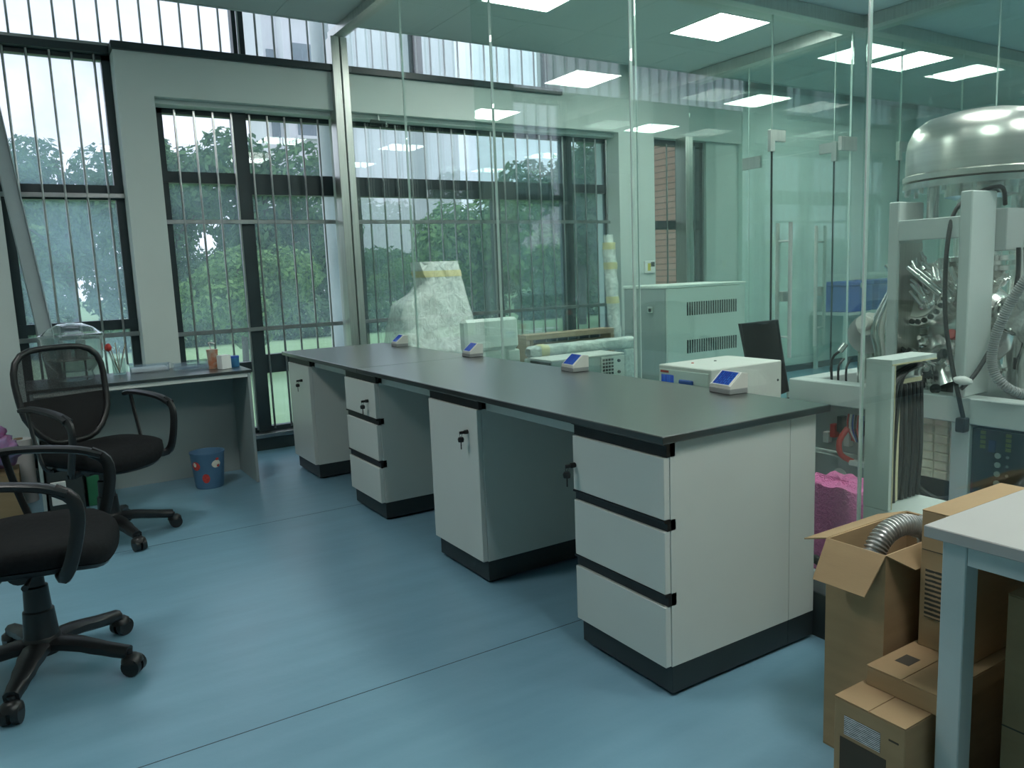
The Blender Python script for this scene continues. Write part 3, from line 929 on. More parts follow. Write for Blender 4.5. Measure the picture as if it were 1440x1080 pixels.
# ------------------------------------------------------------------ desk under the windows and what stands on it
DX0, DX1, DY0, DY1, DZ = -0.02, 1.235, 5.18, 5.80, 0.754
dk = thing('side_desk', 'grey-white panel desk with a dark top under the windows', 'desk', (0.6, 5.5, 0))
bx('desk_top', 'resin', dk, DX0, DX1, DY0, DY1, DZ - 0.018, DZ, 0.002)
bx('top_rail', 'laminate', dk, DX0 + 0.02, DX1 - 0.02, DY0 + 0.01, DY0 + 0.028, DZ - 0.045, DZ - 0.019)
bx('side_panel', 'desk_shaded', dk, DX1 - 0.03, DX1 - 0.012, DY0 + 0.006, DY1, 0.0, DZ - 0.019, 0.001)
bx('side_panel', 'desk_shaded', dk, DX0 + 0.01, DX0 + 0.028, DY0 + 0.006, DY1, 0.0, DZ - 0.019, 0.001)
bx('back_panel', 'desk_shaded', dk, DX0 + 0.029, DX1 - 0.031, DY1 - 0.16, DY1 - 0.142, 0.0, DZ - 0.019)
# desiccator jar
jr = thing('glass_jar', 'large clear glass desiccator jar with a domed knob lid on the desk', 'jar', (0.25, 5.58, DZ))
MB().lathe([(0.10, 0.0), (0.105, 0.02), (0.10, 0.05), (0.165, 0.13), (0.172, 0.26), (0.182, 0.275), (0.168, 0.275), (0.160, 0.14), (0.09, 0.055), (0.0, 0.05)], (0.25, 5.58, DZ + 0.0002), 36).build('bowl', 'jar_glass', jr, 50)
ld = MB().lathe([(0.185, 0.277), (0.185, 0.288), (0.165, 0.292), (0.13, 0.325), (0.07, 0.352), (0.02, 0.358), (0.014, 0.37), (0.024, 0.385), (0.02, 0.40), (0.0, 0.402)], (0.25, 5.58, DZ), 36).build('lid', 'jar_glass', jr, 50)
MB().lathe([(0, 0.128), (0.15, 0.128), (0.15, 0.134), (0, 0.134)], (0.25, 5.58, DZ), 30).build('tray', 'inst_white', jr, 50)
p = MB()
for dx, dy, r, h in ((-0.06, 0.02, 0.032, 0.09), (0.05, 0.05, 0.028, 0.11), (0.04, -0.06, 0.035, 0.07), (-0.04, -0.07, 0.026, 0.08)):
    p.lathe([(r, 0), (r, h), (r * 0.5, h + 0.008), (r * 0.5, h + 0.025), (0, h + 0.025)], (0.25 + dx, 5.58 + dy, DZ + 0.1345), 14)
p.build('sample_bottles', 'inst_grey', jr, 40)
# beaker with sticks
bk = thing('beaker', 'glass beaker of thin sticks with a red tip, beside the large jar', 'beaker', (0.505, 5.66, DZ))
MB().lathe([(0.0, 0.001), (0.04, 0.001), (0.042, 0.10), (0.045, 0.104), (0.039, 0.103), (0.037, 0.006), (0.0, 0.006)], (0.505, 5.66, DZ), 22).build('glass', 'jar_glass', bk, 50)
for k, (a, l) in enumerate(((0.2, .20), (1.3, .17), (2.4, .19), (3.6, .16), (4.5, .21), (5.5, .18))):
    q = MB().cyl((0.505, 5.66, DZ + 0.01), (0.505 + 0.055 * math.cos(a), 5.66 + 0.045 * math.sin(a), DZ + l), 0.0028, 6)
    q.build('stick', 'steel_bright' if k % 2 else 'wood', bk, 40)
MB().lathe([(0, 0), (0.018, 0.01), (0.022, 0.03), (0.012, 0.05), (0, 0.055)], (0.452, 5.64, DZ + 0.155), 12).build('red_tip', 'red', bk, 50)
MB().cyl((0.49, 5.655, DZ + 0.01), (0.452, 5.64, DZ + 0.157), 0.0025, 6).build('stick', 'steel_bright', bk, 40)
def clear_box(x0, x1, y0, y1, h, label, full):
    t = thing('plastic_box', label, 'box', ((x0 + x1) / 2, (y0 + y1) / 2, DZ))
    b = MB()
    b.box(x0, x1, y0, y1, DZ + 0.0003, DZ + 0.006, 0.001)
    for a in ((x0, x0 + 0.004, y0, y1), (x1 - 0.004, x1, y0, y1), (x0, x1, y0, y0 + 0.004), (x0, x1, y1 - 0.004, y1)):
        b.box(*a, DZ + 0.006, DZ + h)
    b.build('tub', 'clear_plastic', t)
    bx('lid', 'clear_plastic', t, x0 - 0.004, x1 + 0.004, y0 - 0.004, y1 + 0.004, DZ + h, DZ + h + 0.008, 0.002)
    bx('contents', full, t, x0 + 0.01, x1 - 0.01, y0 + 0.01, y1 - 0.01, DZ + 0.0065, DZ + h * 0.6, 0.004)
clear_box(0.56, 0.80, 5.60, 5.74, 0.052, 'flat clear plastic box of white papers beside the beaker', 'white')
clear_box(0.815, 1.04, 5.52, 5.64, 0.048, 'flat clear plastic box of pale blue bags next to the paper cup', 'clear_plastic')
cp = thing('paper_cup', 'orange and cream patterned drink cup with a bent straw on the desk', 'cup', (1.055, 5.48, DZ))
MB().lathe([(0, 0), (0.028, 0), (0.037, 0.125), (0.039, 0.128), (0.035, 0.128), (0, 0.118)], (1.055, 5.48, DZ), 20).build('cup_body', 'cup_print', cp, 45)
MB().tube([(1.06, 5.48, DZ + 0.06), (1.045, 5.475, DZ + 0.15), (1.035, 5.47, DZ + 0.175), (1.075, 5.46, DZ + 0.168)], 0.004, 6).build('straw', 'white', cp, 40)
wbx = thing('white_carton', 'small plain white box beside the patterned cup', 'box', (1.105, 5.40, DZ))
bx('carton_body', 'white', wbx, 1.075, 1.145, 5.37, 5.43, DZ + 0.0003, DZ + 0.088, 0.002, RZ(0.35))
bx('carton_flap', 'white', wbx, 1.077, 1.143, 5.372, 5.428, DZ + 0.0885, DZ + 0.0915, 0.001, RZ(0.35))
tn = thing('blue_tin', 'small blue cylindrical tin at the desk corner', 'tin', (1.185, 5.47, DZ))
MB().lathe([(0, 0.0003), (0.038, 0.0003), (0.038, 0.06), (0, 0.06)], (1.185, 5.47, DZ), 24).build('tin_body', 'tin_blue', tn, 45)
MB().lathe([(0, 0.0605), (0.0395, 0.0605), (0.0395, 0.072), (0.036, 0.075), (0, 0.075)], (1.185, 5.47, DZ), 24).build('tin_lid', 'blue', tn, 45)
# leaning grey channel by the window
ln = thing('leaning_channel', 'grey metal channel leaning from behind the desk against the window column', 'channel', (0.19, 5.62, DZ))
a, b = V((0.215, 5.81, 0.02)), V((-0.045, 6.00, 2.75))
d = (b - a).normalized()
sd = V((1, 0.3, 0.1)); sd = (sd - d * sd.dot(d)).normalized()
fr = d.cross(sd)
m = MB()
w2, t2 = 0.045, 0.014
def slab(bm, a, b, sd, fr, s0, s1, f0, f1):
    vs = [bm.bm.verts.new(p + sd * s + fr * f) for p in (a, b) for s, f in ((s0, f0), (s1, f0), (s1, f1), (s0, f1))]
    fs = [bm.bm.faces.new([vs[i] for i in q]) for q in ((0, 1, 2, 3), (7, 6, 5, 4), (0, 4, 5, 1), (1, 5, 6, 2), (2, 6, 7, 3), (3, 7, 4, 0))]
    bmesh.ops.recalc_face_normals(bm.bm, faces=fs)
slab(m, a, b, sd, fr, -w2, w2, -0.004, 0.004)
m.build('web', 'strut', ln)
m = MB(); slab(m, a, b, sd, fr, w2 - 0.006, w2, -0.022, -0.0045); m.build('flange', 'strut', ln)
m = MB(); slab(m, a, b, sd, fr, -w2, -w2 + 0.006, -0.022, -0.0045); m.build('flange', 'strut', ln)
# waste bin
bn = thing('waste_bin', 'blue plastic waste bin with red and white stickers under the desk', 'bin', (0.93, 5.30, 0))
MB().lathe([(0, 0.001), (0.083, 0.001), (0.088, 0.01), (0.106, 0.225), (0.110, 0.23), (0.110, 0.238), (0.102, 0.236), (0.084, 0.012), (0, 0.012)], (0.93, 5.30, 0), 32).build('bin_body', 'bin_blue', bn, 45)
def sticker(ang, z, w, h, m):
    def f(u, v):
        zz = z + (v - 0.5) * h * math.sqrt(max(0.02, 1 - (2 * u - 1) ** 2))
        r = 0.0892 + (zz - 0.01) / 0.215 * 0.018 + 0.0012
        an = ang + (u - 0.5) * w / 0.1
        return V((0.93 + r * math.cos(an), 5.30 + r * math.sin(an), zz))
    MB().grid(f, 8, 4).build('sticker', m, bn)
sticker(-2.55, 0.158, 0.062, 0.058, 'sticker_red'); sticker(-1.25, 0.165, 0.058, 0.050, 'sticker_white')
sticker(-1.95, 0.075, 0.050, 0.062, 'sticker_red'); sticker(-1.18, 0.196, 0.022, 0.018, 'sticker_red'); sticker(-2.62, 0.166, 0.024, 0.03, 'sticker_white')
sticker(-1.12, 0.152, 0.020, 0.018, 'sticker_red')

# ------------------------------------------------------------------ clutter by the left column
def carton(name, label, x0, x1, y0, y1, z0, z1, m='card', rz=0, tape=True, cat='box'):
    t = thing(name, label, cat, ((x0 + x1) / 2, (y0 + y1) / 2, z0))
    R = RZ(rz); pv = ((x0 + x1) / 2, (y0 + y1) / 2, 0)
    bx('carton_body', m, t, x0, x1, y0, y1, z0 + 0.0005, z1 - 0.003, 0.002, R, pv)
    ym = (y0 + y1) / 2
    bx('flap', m, t, x0, x1, y0, ym - 0.001, z1 - 0.0028, z1, 0.0005, R, pv)
    bx('flap', m, t, x0, x1, ym + 0.001, y1, z1 - 0.0028, z1, 0.0005, R, pv)
    return t
carton('cardboard_box', 'plain cardboard box on the floor by the window column', -0.33, -0.11, 5.30, 5.58, 0, 0.27, 'card_dark')
bu = thing('paper_roll', 'upright grey-white paper roll standing behind the cardboard box', 'paper roll', (-0.10, 5.72, 0))
MB().lathe([(0.025, 0.0), (0.072, 0.0), (0.072, 0.40), (0.025, 0.40)], (-0.10, 5.72, 0), 24).build('roll', 'paper', bu, 45)
MB().lathe([(0.018, 0.001), (0.0245, 0.001), (0.0245, 0.408), (0.018, 0.408)], (-0.10, 5.72, 0), 18).build('core', 'card_dark', bu, 45)
def blob(name, m, parent, c, r, amp=0.25, fr=3.0, nu=20, nv=14, seed=0):
    def f(u, v):
        th, ph = 2 * pi * u, pi * (v - 0.5)
        d = V((math.cos(ph) * math.cos(th), math.cos(ph) * math.sin(th), math.sin(ph)))
        k = 1 + amp * noise.noise(d * fr + V((seed, seed * 2.3, 0)))
        return V((c[0] + d.x * r[0] * k, c[1] + d.y * r[1] * k, c[2] + d.z * r[2] * k))
    q = MB().grid(f, nu, nv)
    bmesh.ops.remove_doubles(q.bm, verts=q.bm.verts, dist=1e-5)
    bmesh.ops.recalc_face_normals(q.bm, faces=q.bm.faces)
    return q.build(name, m, parent, 60)
bg = thing('plastic_bag', 'crumpled purple and pink plastic bag on top of the cardboard box', 'bag', (-0.2, 5.45, 0.27))
blob('bag_body', 'bag', bg, (-0.205, 5.44, 0.39), (0.105, 0.12, 0.10), 0.35, 4.0, 26, 18, 3)
blob('bag_knot', 'bag', bg, (-0.185, 5.44, 0.50), (0.035, 0.035, 0.04), 0.5, 5.0, 12, 8, 5)
ap = thing('desktop_unit', 'black and white computer tower on the floor at the desk end', 'computer', (0.10, 5.30, 0))
bx('casing', 'mach_dark', ap, 0.02, 0.205, 5.22, 5.62, 0.001, 0.40, 0.004)
bx('front_panel', 'white', ap, 0.035, 0.115, 5.212, 5.2195, 0.06, 0.20, 0.003)
bx('drive_bay', 'inst_white', ap, 0.03, 0.19, 5.213, 5.2195, 0.335, 0.365, 0.002)
gb = thing('green_folder', 'green plastic file box standing next to the computer tower', 'file box', (0.28, 5.40, 0))
bx('file_box', 'green', gb, 0.225, 0.335, 5.30, 5.55, 0.001, 0.30, 0.004)
bx('label_plate', 'white', gb, 0.25, 0.31, 5.297, 5.2995, 0.20, 0.27)

# ------------------------------------------------------------------ office chairs
def office_chair(label, loc, rz, base_rot, src=None):
    t = thing('office_chair', label, 'chair', loc, 'black office chairs', rz=rz)
    # star base (own rotation)
    for k in range(5):
        a = base_rot + k * 2 * pi / 5
        d = V((math.cos(a), math.sin(a), 0))
        lg = MB().sweep([d * 0.03 + V((0, 0, 0.115)), d * 0.12 + V((0, 0, 0.112)), d * 0.22 + V((0, 0, 0.092)), d * 0.305 + V((0, 0, 0.078))], [0.085, 0.078, 0.066, 0.054, 0.046], 0.042).build('leg', 'black_plastic', t, 50)
        c = d * 0.305
        s = V((-d.y, d.x, 0))
        q = MB()
        o2 = c + d * 0.012
        for sg in (-1, 1):
            q.cyl(o2 + s * (0.006 * sg) + V((0, 0, 0.0325)), o2 + s * (0.027 * sg) + V((0, 0, 0.0325)), 0.032, 18)
        q.build('caster', 'black_plastic', lg, 40)
        h = MB().cyl(c + V((0, 0, 0.052)), c + V((0, 0, 0.085)), 0.012, 10)
        h.lathe([(0.0, 0.0), (0.036, 0.0), (0.033, 0.014), (0.018, 0.026), (0, 0.028)], c + d * 0.008 + V((0, 0, 0.046)), 14)
        h.build('caster_hood', 'black_plastic', lg, 40)
    MB().lathe([(0, 0.085), (0.058, 0.085), (0.060, 0.135), (0.052, 0.150), (0, 0.150)], (0, 0, 0), 20).build('hub', 'black_plastic', t, 40)
    g = MB().lathe([(0, 0.145), (0.054, 0.145), (0.048, 0.235), (0.042, 0.24), (0.038, 0.32), (0.030, 0.325), (0.028, 0.385), (0, 0.385)], (0, 0, 0), 20)
    g.build('gas_column', 'black_plastic', t, 40)
    mch = MB().box(-0.10, 0.10, -0.06, 0.06, 0.385, 0.418, 0.008, seg=2)
    mch.cyl((-0.02, -0.085, 0.395), (-0.02, 0.085, 0.395), 0.038, 18)
    mch.build('mechanism', 'black_plastic', t, 40)
    MB().tube([(0.02, -0.06, 0.40), (0.03, -0.16, 0.395), (0.03, -0.22, 0.39)], [0.005, 0.005, 0.011], 8).build('lever', 'black_plastic', t, 40)
    # seat: superellipse cushion
    def seat_ring(u, v, zt, e=3.2, rx=0.248, ry=0.255):
        a = 2 * pi * u
        ca, sa = math.cos(a), math.sin(a)
        k = (abs(ca) ** e + abs(sa) ** e) ** (-1 / e)
        return k * ca * rx, k * sa * ry
    prof = [(0.0, 0.428), (0.55, 0.428), (0.90, 0.430), (0.98, 0.440), (1.0, 0.468), (0.99, 0.492), (0.91, 0.505), (0.6, 0.506), (0.3, 0.502), (0.0, 0.500)]
    prof_pan = [(0.0, 0.404), (0.50, 0.404), (0.80, 0.408), (0.93, 0.418), (0.965, 0.434), (0.90, 0.436), (0.0, 0.436)]
    for nm_, mt_, pr_ in (('seat', 'black_fabric', prof), ('seat_pan', 'black_plastic', prof_pan)):
     q = MB()
     N = 40
     rings = []
     for s_, z in pr_:
        ring = []
        for k in range(N):
            x, y = seat_ring(k / N, 0, 0)
            x, y = x * s_, y * s_
            dz = -0.030 * max(0, (x - 0.12) / 0.115) ** 2 + 0.012 * (y / 0.245) ** 2
            ring.append(q.bm.verts.new((x + 0.015, y, z + dz)))
        rings.append(ring)
     for A, B in zip(rings, rings[1:]):
        for k in range(N):
            q.bm.faces.new((A[k], A[(k + 1) % N], B[(k + 1) % N], B[k]))
     bmesh.ops.remove_doubles(q.bm, verts=q.bm.verts, dist=1e-6)
     bmesh.ops.recalc_face_normals(q.bm, faces=q.bm.faces)
     q.build(nm_, mt_, t, 60)
    # back: bent frame with mesh and lumbar pad
    def bp(u, z):
        # u in -1..1 across; z 0..1 up; gives local xyz of the back surface
        wv = 0.215 + 0.03 * math.sin(z * pi * 0.55) - 0.10 * max(0, 0.35 - z) ** 1.2 * 2.0
        x = -0.235 - 0.075 * z + 0.030 * (u * u) - 0.02 * math.sin(z * pi)
        return V((x, u * wv, 0.515 + 0.50 * z))
    out = []
    for k in range(36):
        a = 2 * pi * k / 36
        e = 4.0
        ca, sa = math.cos(a), math.sin(a)
        kk = (abs(ca) ** e + abs(sa) ** e) ** (-1 / e)
        out.append(bp(kk * ca, 0.5 + 0.5 * kk * sa))
    MB().sweep(out, 0.030, 0.026, True, 0, upv=(1, 0, 0)).build('back_frame', 'black_plastic', t, 50)
    def bmesh_f(u, v):
        uu = 2 * u - 1; zz = v
        e = 4.0
        lim = (1 - min(0.999, abs(2 * zz - 1)) ** e) ** (1 / e)
        return bp(uu * lim * 0.99, zz * 0.98 + 0.01)
    MB().grid(bmesh_f, 14, 14).build('back_mesh', 'black_mesh', t, 60)
    def pad_f(u, v):
        uu = 2 * u - 1; zz = v * 0.47 + 0.01
        e = 4.0
        lim = (1 - min(0.999, abs(2 * zz - 1)) ** e) ** (1 / e)
        p = bp(uu * lim * 0.96, zz)
        p.x -= 0.010
        return p
    MB().grid(pad_f, 12, 8, 0.012).build('lumbar_pad', 'black_fabric', t, 60)
    sp = MB().sweep([(-0.06, 0, 0.405), (-0.18, 0, 0.405), (-0.255, 0, 0.44), (-0.285, 0, 0.56), (-0.305, 0, 0.70)], 0.075, 0.018, upv=(1, 0, 0.4))
    sp.build('back_support', 'black_plastic', t, 50)
    for sg in (-1, 1):
        y = 0.285 * sg
        yi = 0.20 * sg
        ar = MB().sweep([(0.13, yi, 0.424), (0.155, y * 0.95, 0.426), (0.185, y, 0.48), (0.215, y, 0.60), (0.208, y, 0.675), (0.16, y, 0.710)], 0.040, 0.026, upv=(0, sg, 0.2))
        ar.build('armrest_bow', 'black_plastic', t, 50)
        ps = MB().sweep([(0.195, y, 0.695), (0.12, y, 0.722), (0.0, y, 0.738), (-0.11, y, 0.742), (-0.16, y, 0.732)], 0.050, 0.026)
        ps.build('armrest_pad', 'black_plastic', t, 50)
        st = MB().sweep([(-0.12, y, 0.728), (-0.10, y, 0.62), (-0.06, y * 0.98, 0.47), (-0.05, y * 0.9, 0.428), (-0.045, yi, 0.422)], 0.024, 0.014, upv=(0, sg, 0.2))
        st.build('armrest_strut', 'black_plastic', t, 50)
    return t
office_chair('black mesh-back office chair with arms standing before the side desk', (0.28, 4.52, 0), math.radians(-60), math.radians(0 + 60))
office_chair('black padded office chair with looped arms turned towards the bench', (-0.06, 3.03, 0), math.radians(-14), math.radians(-36 + 12 + 2))

# ------------------------------------------------------------------ white table and cartons in front of the glass
tb = thing('white_table', 'white topped table with square white legs beside the stacked cartons', 'table', (1.85, 0.45, 0))
TX0, TX1, TY0, TY1, TZ = 1.565, 2.17, -0.30, 0.890, 0.75
bx('table_top', 'table_white', tb, TX0, TX1, TY0, TY1, TZ - 0.026, TZ, 0.002)
for x in (TX0 + 0.03, TX1 - 0.08):
    for y in (TY0 + 0.03, TY1 - 0.075):
        bx('leg', 'table_edge', tb, x, x + 0.05, y, y + 0.05, 0.0, TZ - 0.027, 0.002)
for x in (TX0 + 0.031, TX1 - 0.06):
    bx('apron', 'table_edge', tb, x, x + 0.024, TY0 + 0.081, TY1 - 0.0765, TZ - 0.075, TZ - 0.027, 0.001)
for y in (TY0 + 0.031, TY1 - 0.05):
    bx('apron', 'table_edge', tb, TX0 + 0.081, TX1 - 0.081, y, y + 0.024, TZ - 0.075, TZ - 0.027, 0.001)
cb = carton('printed_carton', 'low closed cardboard carton with a white address label, under the flat carton', 1.52, 2.14, 0.888, 1.062, 0, 0.30, 'card')
bx('address_label', 'white_label', cb, 1.5188, 1.5199, 0.945, 1.035, 0.215, 0.262)
bx('print_patch', 'ink', cb, 1.5190, 1.5199, 0.93, 1.045, 0.02, 0.205)
bx('print_line', 'ink', cb, 1.5190, 1.5199, 0.902, 0.925, 0.255, 0.259)
fb = carton('flat_carton', 'flat cardboard carton lying between the low carton and the tall printed one', 1.62, 2.12, 0.872, 1.048, 0.30, 0.35, 'card')
bx('handle_hole', 'ink', fb, 1.69, 1.74, 0.985, 1.02, 0.3501, 0.3504)
tc_ = carton('tall_carton', 'tall cardboard carton with rows of dark print, standing on the flat carton', 1.81, 2.18, 0.900, 1.034, 0.35, 0.70, 'card')
bx('text_block', 'card_text', tc_, 1.8085, 1.8098, 0.935, 1.02, 0.43, 0.555)
bx('seam_line', 'ink', tc_, 1.8092, 1.8098, 0.905, 1.03, 0.60, 0.602)
lc = carton('long_carton', 'long brown carton with a printed mark under the white table', 1.70, 2.16, 0.30, 0.78, 0.0, 0.60, 'card_dark')
bx('print_patch', 'ink', lc, 1.6985, 1.6998, 0.42, 0.52, 0.36, 0.44)
bx('print_mark', 'ink', lc, 1.6985, 1.6998, 0.455, 0.49, 0.48, 0.54)
bx('seam_line', 'ink', lc, 1.6988, 1.6998, 0.30, 0.78, 0.30, 0.303)
# open carton
oc = thing('open_carton', 'tall open cardboard carton with spread flaps holding a metal hose', 'box', (1.92, 1.16, 0))
ox0, ox1, oy0, oy1, oz = 1.735, 2.10, 1.078, 1.245, 0.585
T = 0.004
bx('bottom', 'card_dark', oc, ox0, ox1, oy0, oy1, 0.0005, 0.006)
bx('wall_sheet', 'card', oc, ox0, ox0 + T, oy0, oy1, 0.006, oz)
bx('wall_sheet', 'card', oc, ox1 - T, ox1, oy0, oy1, 0.006, oz)
bx('wall_sheet', 'card', oc, ox0 + T, ox1 - T, oy0, oy0 + T, 0.006, oz)
bx('wall_sheet', 'card', oc, ox0 + T, ox1 - T, oy1 - T, oy1, 0.006, oz)
def flap(p0, p1, dirv, l, taper):
    p0, p1, dv = V(p0), V(p1), V(dirv).normalized()
    e = (p1 - p0)
    n = e.normalized().cross(dv) * 0.0018
    q0 = p0 + dv * l + e * taper
    q1 = p1 + dv * l - e * taper
    q = MB()
    vs = [q.bm.verts.new(p + s) for s in (-n, n) for p in (p0, p1, q1, q0)]
    fs = [q.bm.faces.new([vs[i] for i in f]) for f in ((0, 1, 2, 3), (7, 6, 5, 4), (0, 4, 5, 1), (1, 5, 6, 2), (2, 6, 7, 3), (3, 7, 4, 0))]
    bmesh.ops.recalc_face_normals(q.bm, faces=fs)
    return q.build('flap', 'card', oc)
flap((ox0, oy1, oz), (ox0, oy0, oz), (-0.55, 0, -0.75), 0.115, 0.06)
flap((ox0, oy0, oz), (ox1, oy0, oz), (0.0, -0.55, -0.62), 0.055, 0.18)
flap((ox0, oy1, oz), (ox1, oy1, oz), (-0.0, 0.75, -0.25), 0.085, 0.04)
flap((ox1, oy0, oz), (ox1, oy1, oz), (0.55, 0, -0.6), 0.07, 0.05)
def ribbed(name, pts, r, m, parent, amp=0.0035, pitch=0.010, seg=14):
    P = catmull([V(p) for p in pts], 12)
    L = [0]
    for a_, b_ in zip(P, P[1:]):
        L.append(L[-1] + (b_ - a_).length)
    n = int(L[-1] / pitch * 4)
    out, j = [], 0
    for i in range(n + 1):
        s = L[-1] * i / n
        while j < len(L) - 2 and L[j + 1] < s:
            j += 1
        f = (s - L[j]) / max(1e-9, L[j + 1] - L[j])
        out.append(P[j].lerp(P[j + 1], f))
    q = MB()
    rr = [r + amp * (1 if i % 4 < 2 else -1) for i in range(len(out))]
    q.tube(out, rr, seg, False, 0)
    return q.build(name, m, parent, 35)
fh = thing('flexible_hose', 'silver corrugated metal hose arching out of the open carton', 'hose', (1.9, 1.16, 0.02))
ribbed('hose', [(1.80, 1.16, 0.05), (1.795, 1.16, 0.35), (1.80, 1.165, 0.49), (1.845, 1.165, 0.575), (1.92, 1.16, 0.602), (2.00, 1.155, 0.582), (2.05, 1.15, 0.53), (2.05, 1.15, 0.10)], 0.026, 'ribbed', fh)
MB().lathe([(0.0, 0.0), (0.034, 0.0), (0.034, 0.02), (0, 0.02)], (1.80, 1.16, 0.028), 18).build('end_flange', 'steel_bright', fh, 40)
# ------------------------------------------------------------------ vacuum machine behind the glass
vm = thing('vacuum_machine', 'large steel vacuum machine with a polished dome behind the glass partition', 'machine', (3.3, 1.75, 0))
MX = 3.0
# lower frame
for (x0, x1, y0, y1) in ((MX, MX + 0.09, 0.75, 2.37), (3.95, 4.04, 0.75, 2.37), (MX + 0.09, 3.95, 0.75, 0.84), (MX + 0.09, 3.95, 2.28, 2.37)):
    bx('frame_beam', 'mach', vm, x0, x1, y0, y1, 0.672, 0.772, 0.004)
for x in (MX + 0.005, 3.955):
    for y in (0.76, 1.545, 2.285):
        bx('frame_leg', 'mach', vm, x, x + 0.08, y, y + 0.07, 0.03, 0.671, 0.003)
        MB().cyl((x + 0.04, y + 0.035, 0.0), (x + 0.04, y + 0.035, 0.031), 0.03, 14).build('foot', 'black_plastic', vm, 40)
bx('deck', 'mach_dark', vm, MX + 0.091, 3.949, 0.841, 2.10, 0.70, 0.728)
bx('frame_beam', 'mach', vm, MX, MX + 0.05, 0.83, 2.285, 0.06, 0.11, 0.003)
# gantry
def upright(y0, y1, z1):
    bx('upright', 'mach', vm, MX, MX + 0.175, y0, y1, 0.773, z1, 0.004)
upright(1.852, 1.895, 1.53); upright(1.568, 1.612, 1.545)
bx('cross_bar', 'mach', vm, MX, MX + 0.05, 1.6125, 1.8515, 1.375, 1.455, 0.003)
bx('side_plate', 'steel', vm, MX + 0.012, MX + 0.17, 1.8490, 1.8518, 0.80, 1.365)
bx('junction_box', 'inst_grey', vm, MX + 0.176, MX + 0.31, 1.53, 1.60, 1.32, 1.48, 0.003)
# dome and neck
DC = (3.34, 1.715, 0)
dm = MB().lathe([(0.272, 1.606), (0.286, 1.612), (0.286, 1.632), (0.276, 1.638), (0.276, 1.735), (0.270, 1.775), (0.248, 1.822), (0.205, 1.852), (0.12, 1.872), (0.0, 1.878)], DC, 56)
dm.build('dome', 'dome', vm, 45)
MB().lathe([(0, 1.580), (0.285, 1.580), (0.285, 1.604), (0, 1.604)], DC, 48).build('dome_flange', 'steel_bright', vm, 40)
for k in range(16):
    a = 2 * pi * k / 16
    MB().cyl((DC[0] + 0.27 * math.cos(a), DC[1] + 0.27 * math.sin(a), 1.560), (DC[0] + 0.27 * math.cos(a), DC[1] + 0.27 * math.sin(a), 1.5795), 0.009, 6).build('bolt', 'steel_bright', vm)
MB().lathe([(0, 1.10), (0.085, 1.10), (0.085, 1.53), (0.13, 1.545), (0.13, 1.5795), (0, 1.5795)], (DC[0], DC[1], 0), 32).build('neck', 'steel_bright', vm, 40)
MB().cyl((3.13, 1.79, 1.46), (3.13, 1.79, 1.5795), 0.022, 14).build('support_stud', 'steel_bright', vm, 40)
MB().cyl((3.55, 1.65, 0.73), (3.55, 1.65, 1.5795), 0.045, 18).build('support_column', 'steel_bright', vm, 40)
MB().lathe([(0.10, 0), (0.13, 0.004), (0.13, 0.022), (0.10, 0.026), (0.10, 0.04), (0.13, 0.044), (0.13, 0.062), (0.1, 0.066)], (DC[0], DC[1], 1.24), 32).build('neck_flange', 'steel_bright', vm, 40)
# chamber with ports
cc = V((3.36, 1.76, 1.02))
MB().lathe([(0, -0.21), (0.10, -0.18), (0.165, -0.10), (0.18, 0), (0.165, 0.10), (0.10, 0.17), (0, 0.19)], cc, 36).build('chamber', 'steel_bright', vm, 50)
random.seed(11)
def port(c, d, l, r, fr=1.45, bolts=10, cap=None):
    d = V(d).normalized()
    m3 = d.to_track_quat('Z', 'Y').to_matrix()
    q = MB()
    q.lathe([(r, 0), (r, l - 0.03), (r * fr, l - 0.03), (r * fr, l - 0.016), (r * fr * 0.97, l - 0.015), (r * fr * 0.97, l - 0.013), (r * fr, l - 0.012), (r * fr, l), (r * 0.8, l + 0.001), (0, l - 0.004)], c, 24, m3)
    o = q.build('port', 'steel_bright', vm, 40)
    b = MB()
    for k in range(bolts):
        a = 2 * pi * k / bolts
        p = c + m3 @ V((r * fr * 0.86 * math.cos(a), r * fr * 0.86 * math.sin(a), l))
        b.cyl(p, p + d * 0.007, r * 0.10 + 0.002, 6)
    b.build('flange_bolts', 'mach_dark' if bolts > 16 else 'steel_bright', o)
    if cap:
        b = MB().lathe([(0, 0.001), (r * 0.95, 0.001), (r * 0.95, 0.006), (0, 0.008)], c + d * l, 24, m3)
        b.build('viewport', cap, o, 40)
    return o
port(cc + V((-0.06, 0.02, 0.05)), (-0.85, 0.18, 0.35), 0.19, 0.088, 1.35, 22, 'inst_white')
for k, (d, l, r) in enumerate([((-0.7, -0.5, 0.55), 0.25, 0.028), ((-0.6, 0.55, 0.6), 0.27, 0.03), ((-0.35, 0.2, 0.9), 0.29, 0.026), ((-0.5, -0.1, 0.95), 0.27, 0.032), ((-0.8, 0.6, -0.05), 0.27, 0.035),
                               ((-0.75, -0.55, -0.3), 0.26, 0.045), ((-0.4, -0.85, 0.2), 0.27, 0.05), ((-0.6, 0.4, -0.7), 0.25, 0.035), ((0.2, -1, 0.1), 0.32, 0.06), ((-0.55, 0.75, 0.4), 0.29, 0.024),
                               ((-0.3, 0.95, 0.3), 0.28, 0.03), ((-0.9, -0.1, -0.55), 0.25, 0.04), ((-0.2, -0.6, 0.8), 0.26, 0.025), ((-0.35, 0.6, 0.85), 0.3, 0.02)]):
    port(cc, d, l, r)
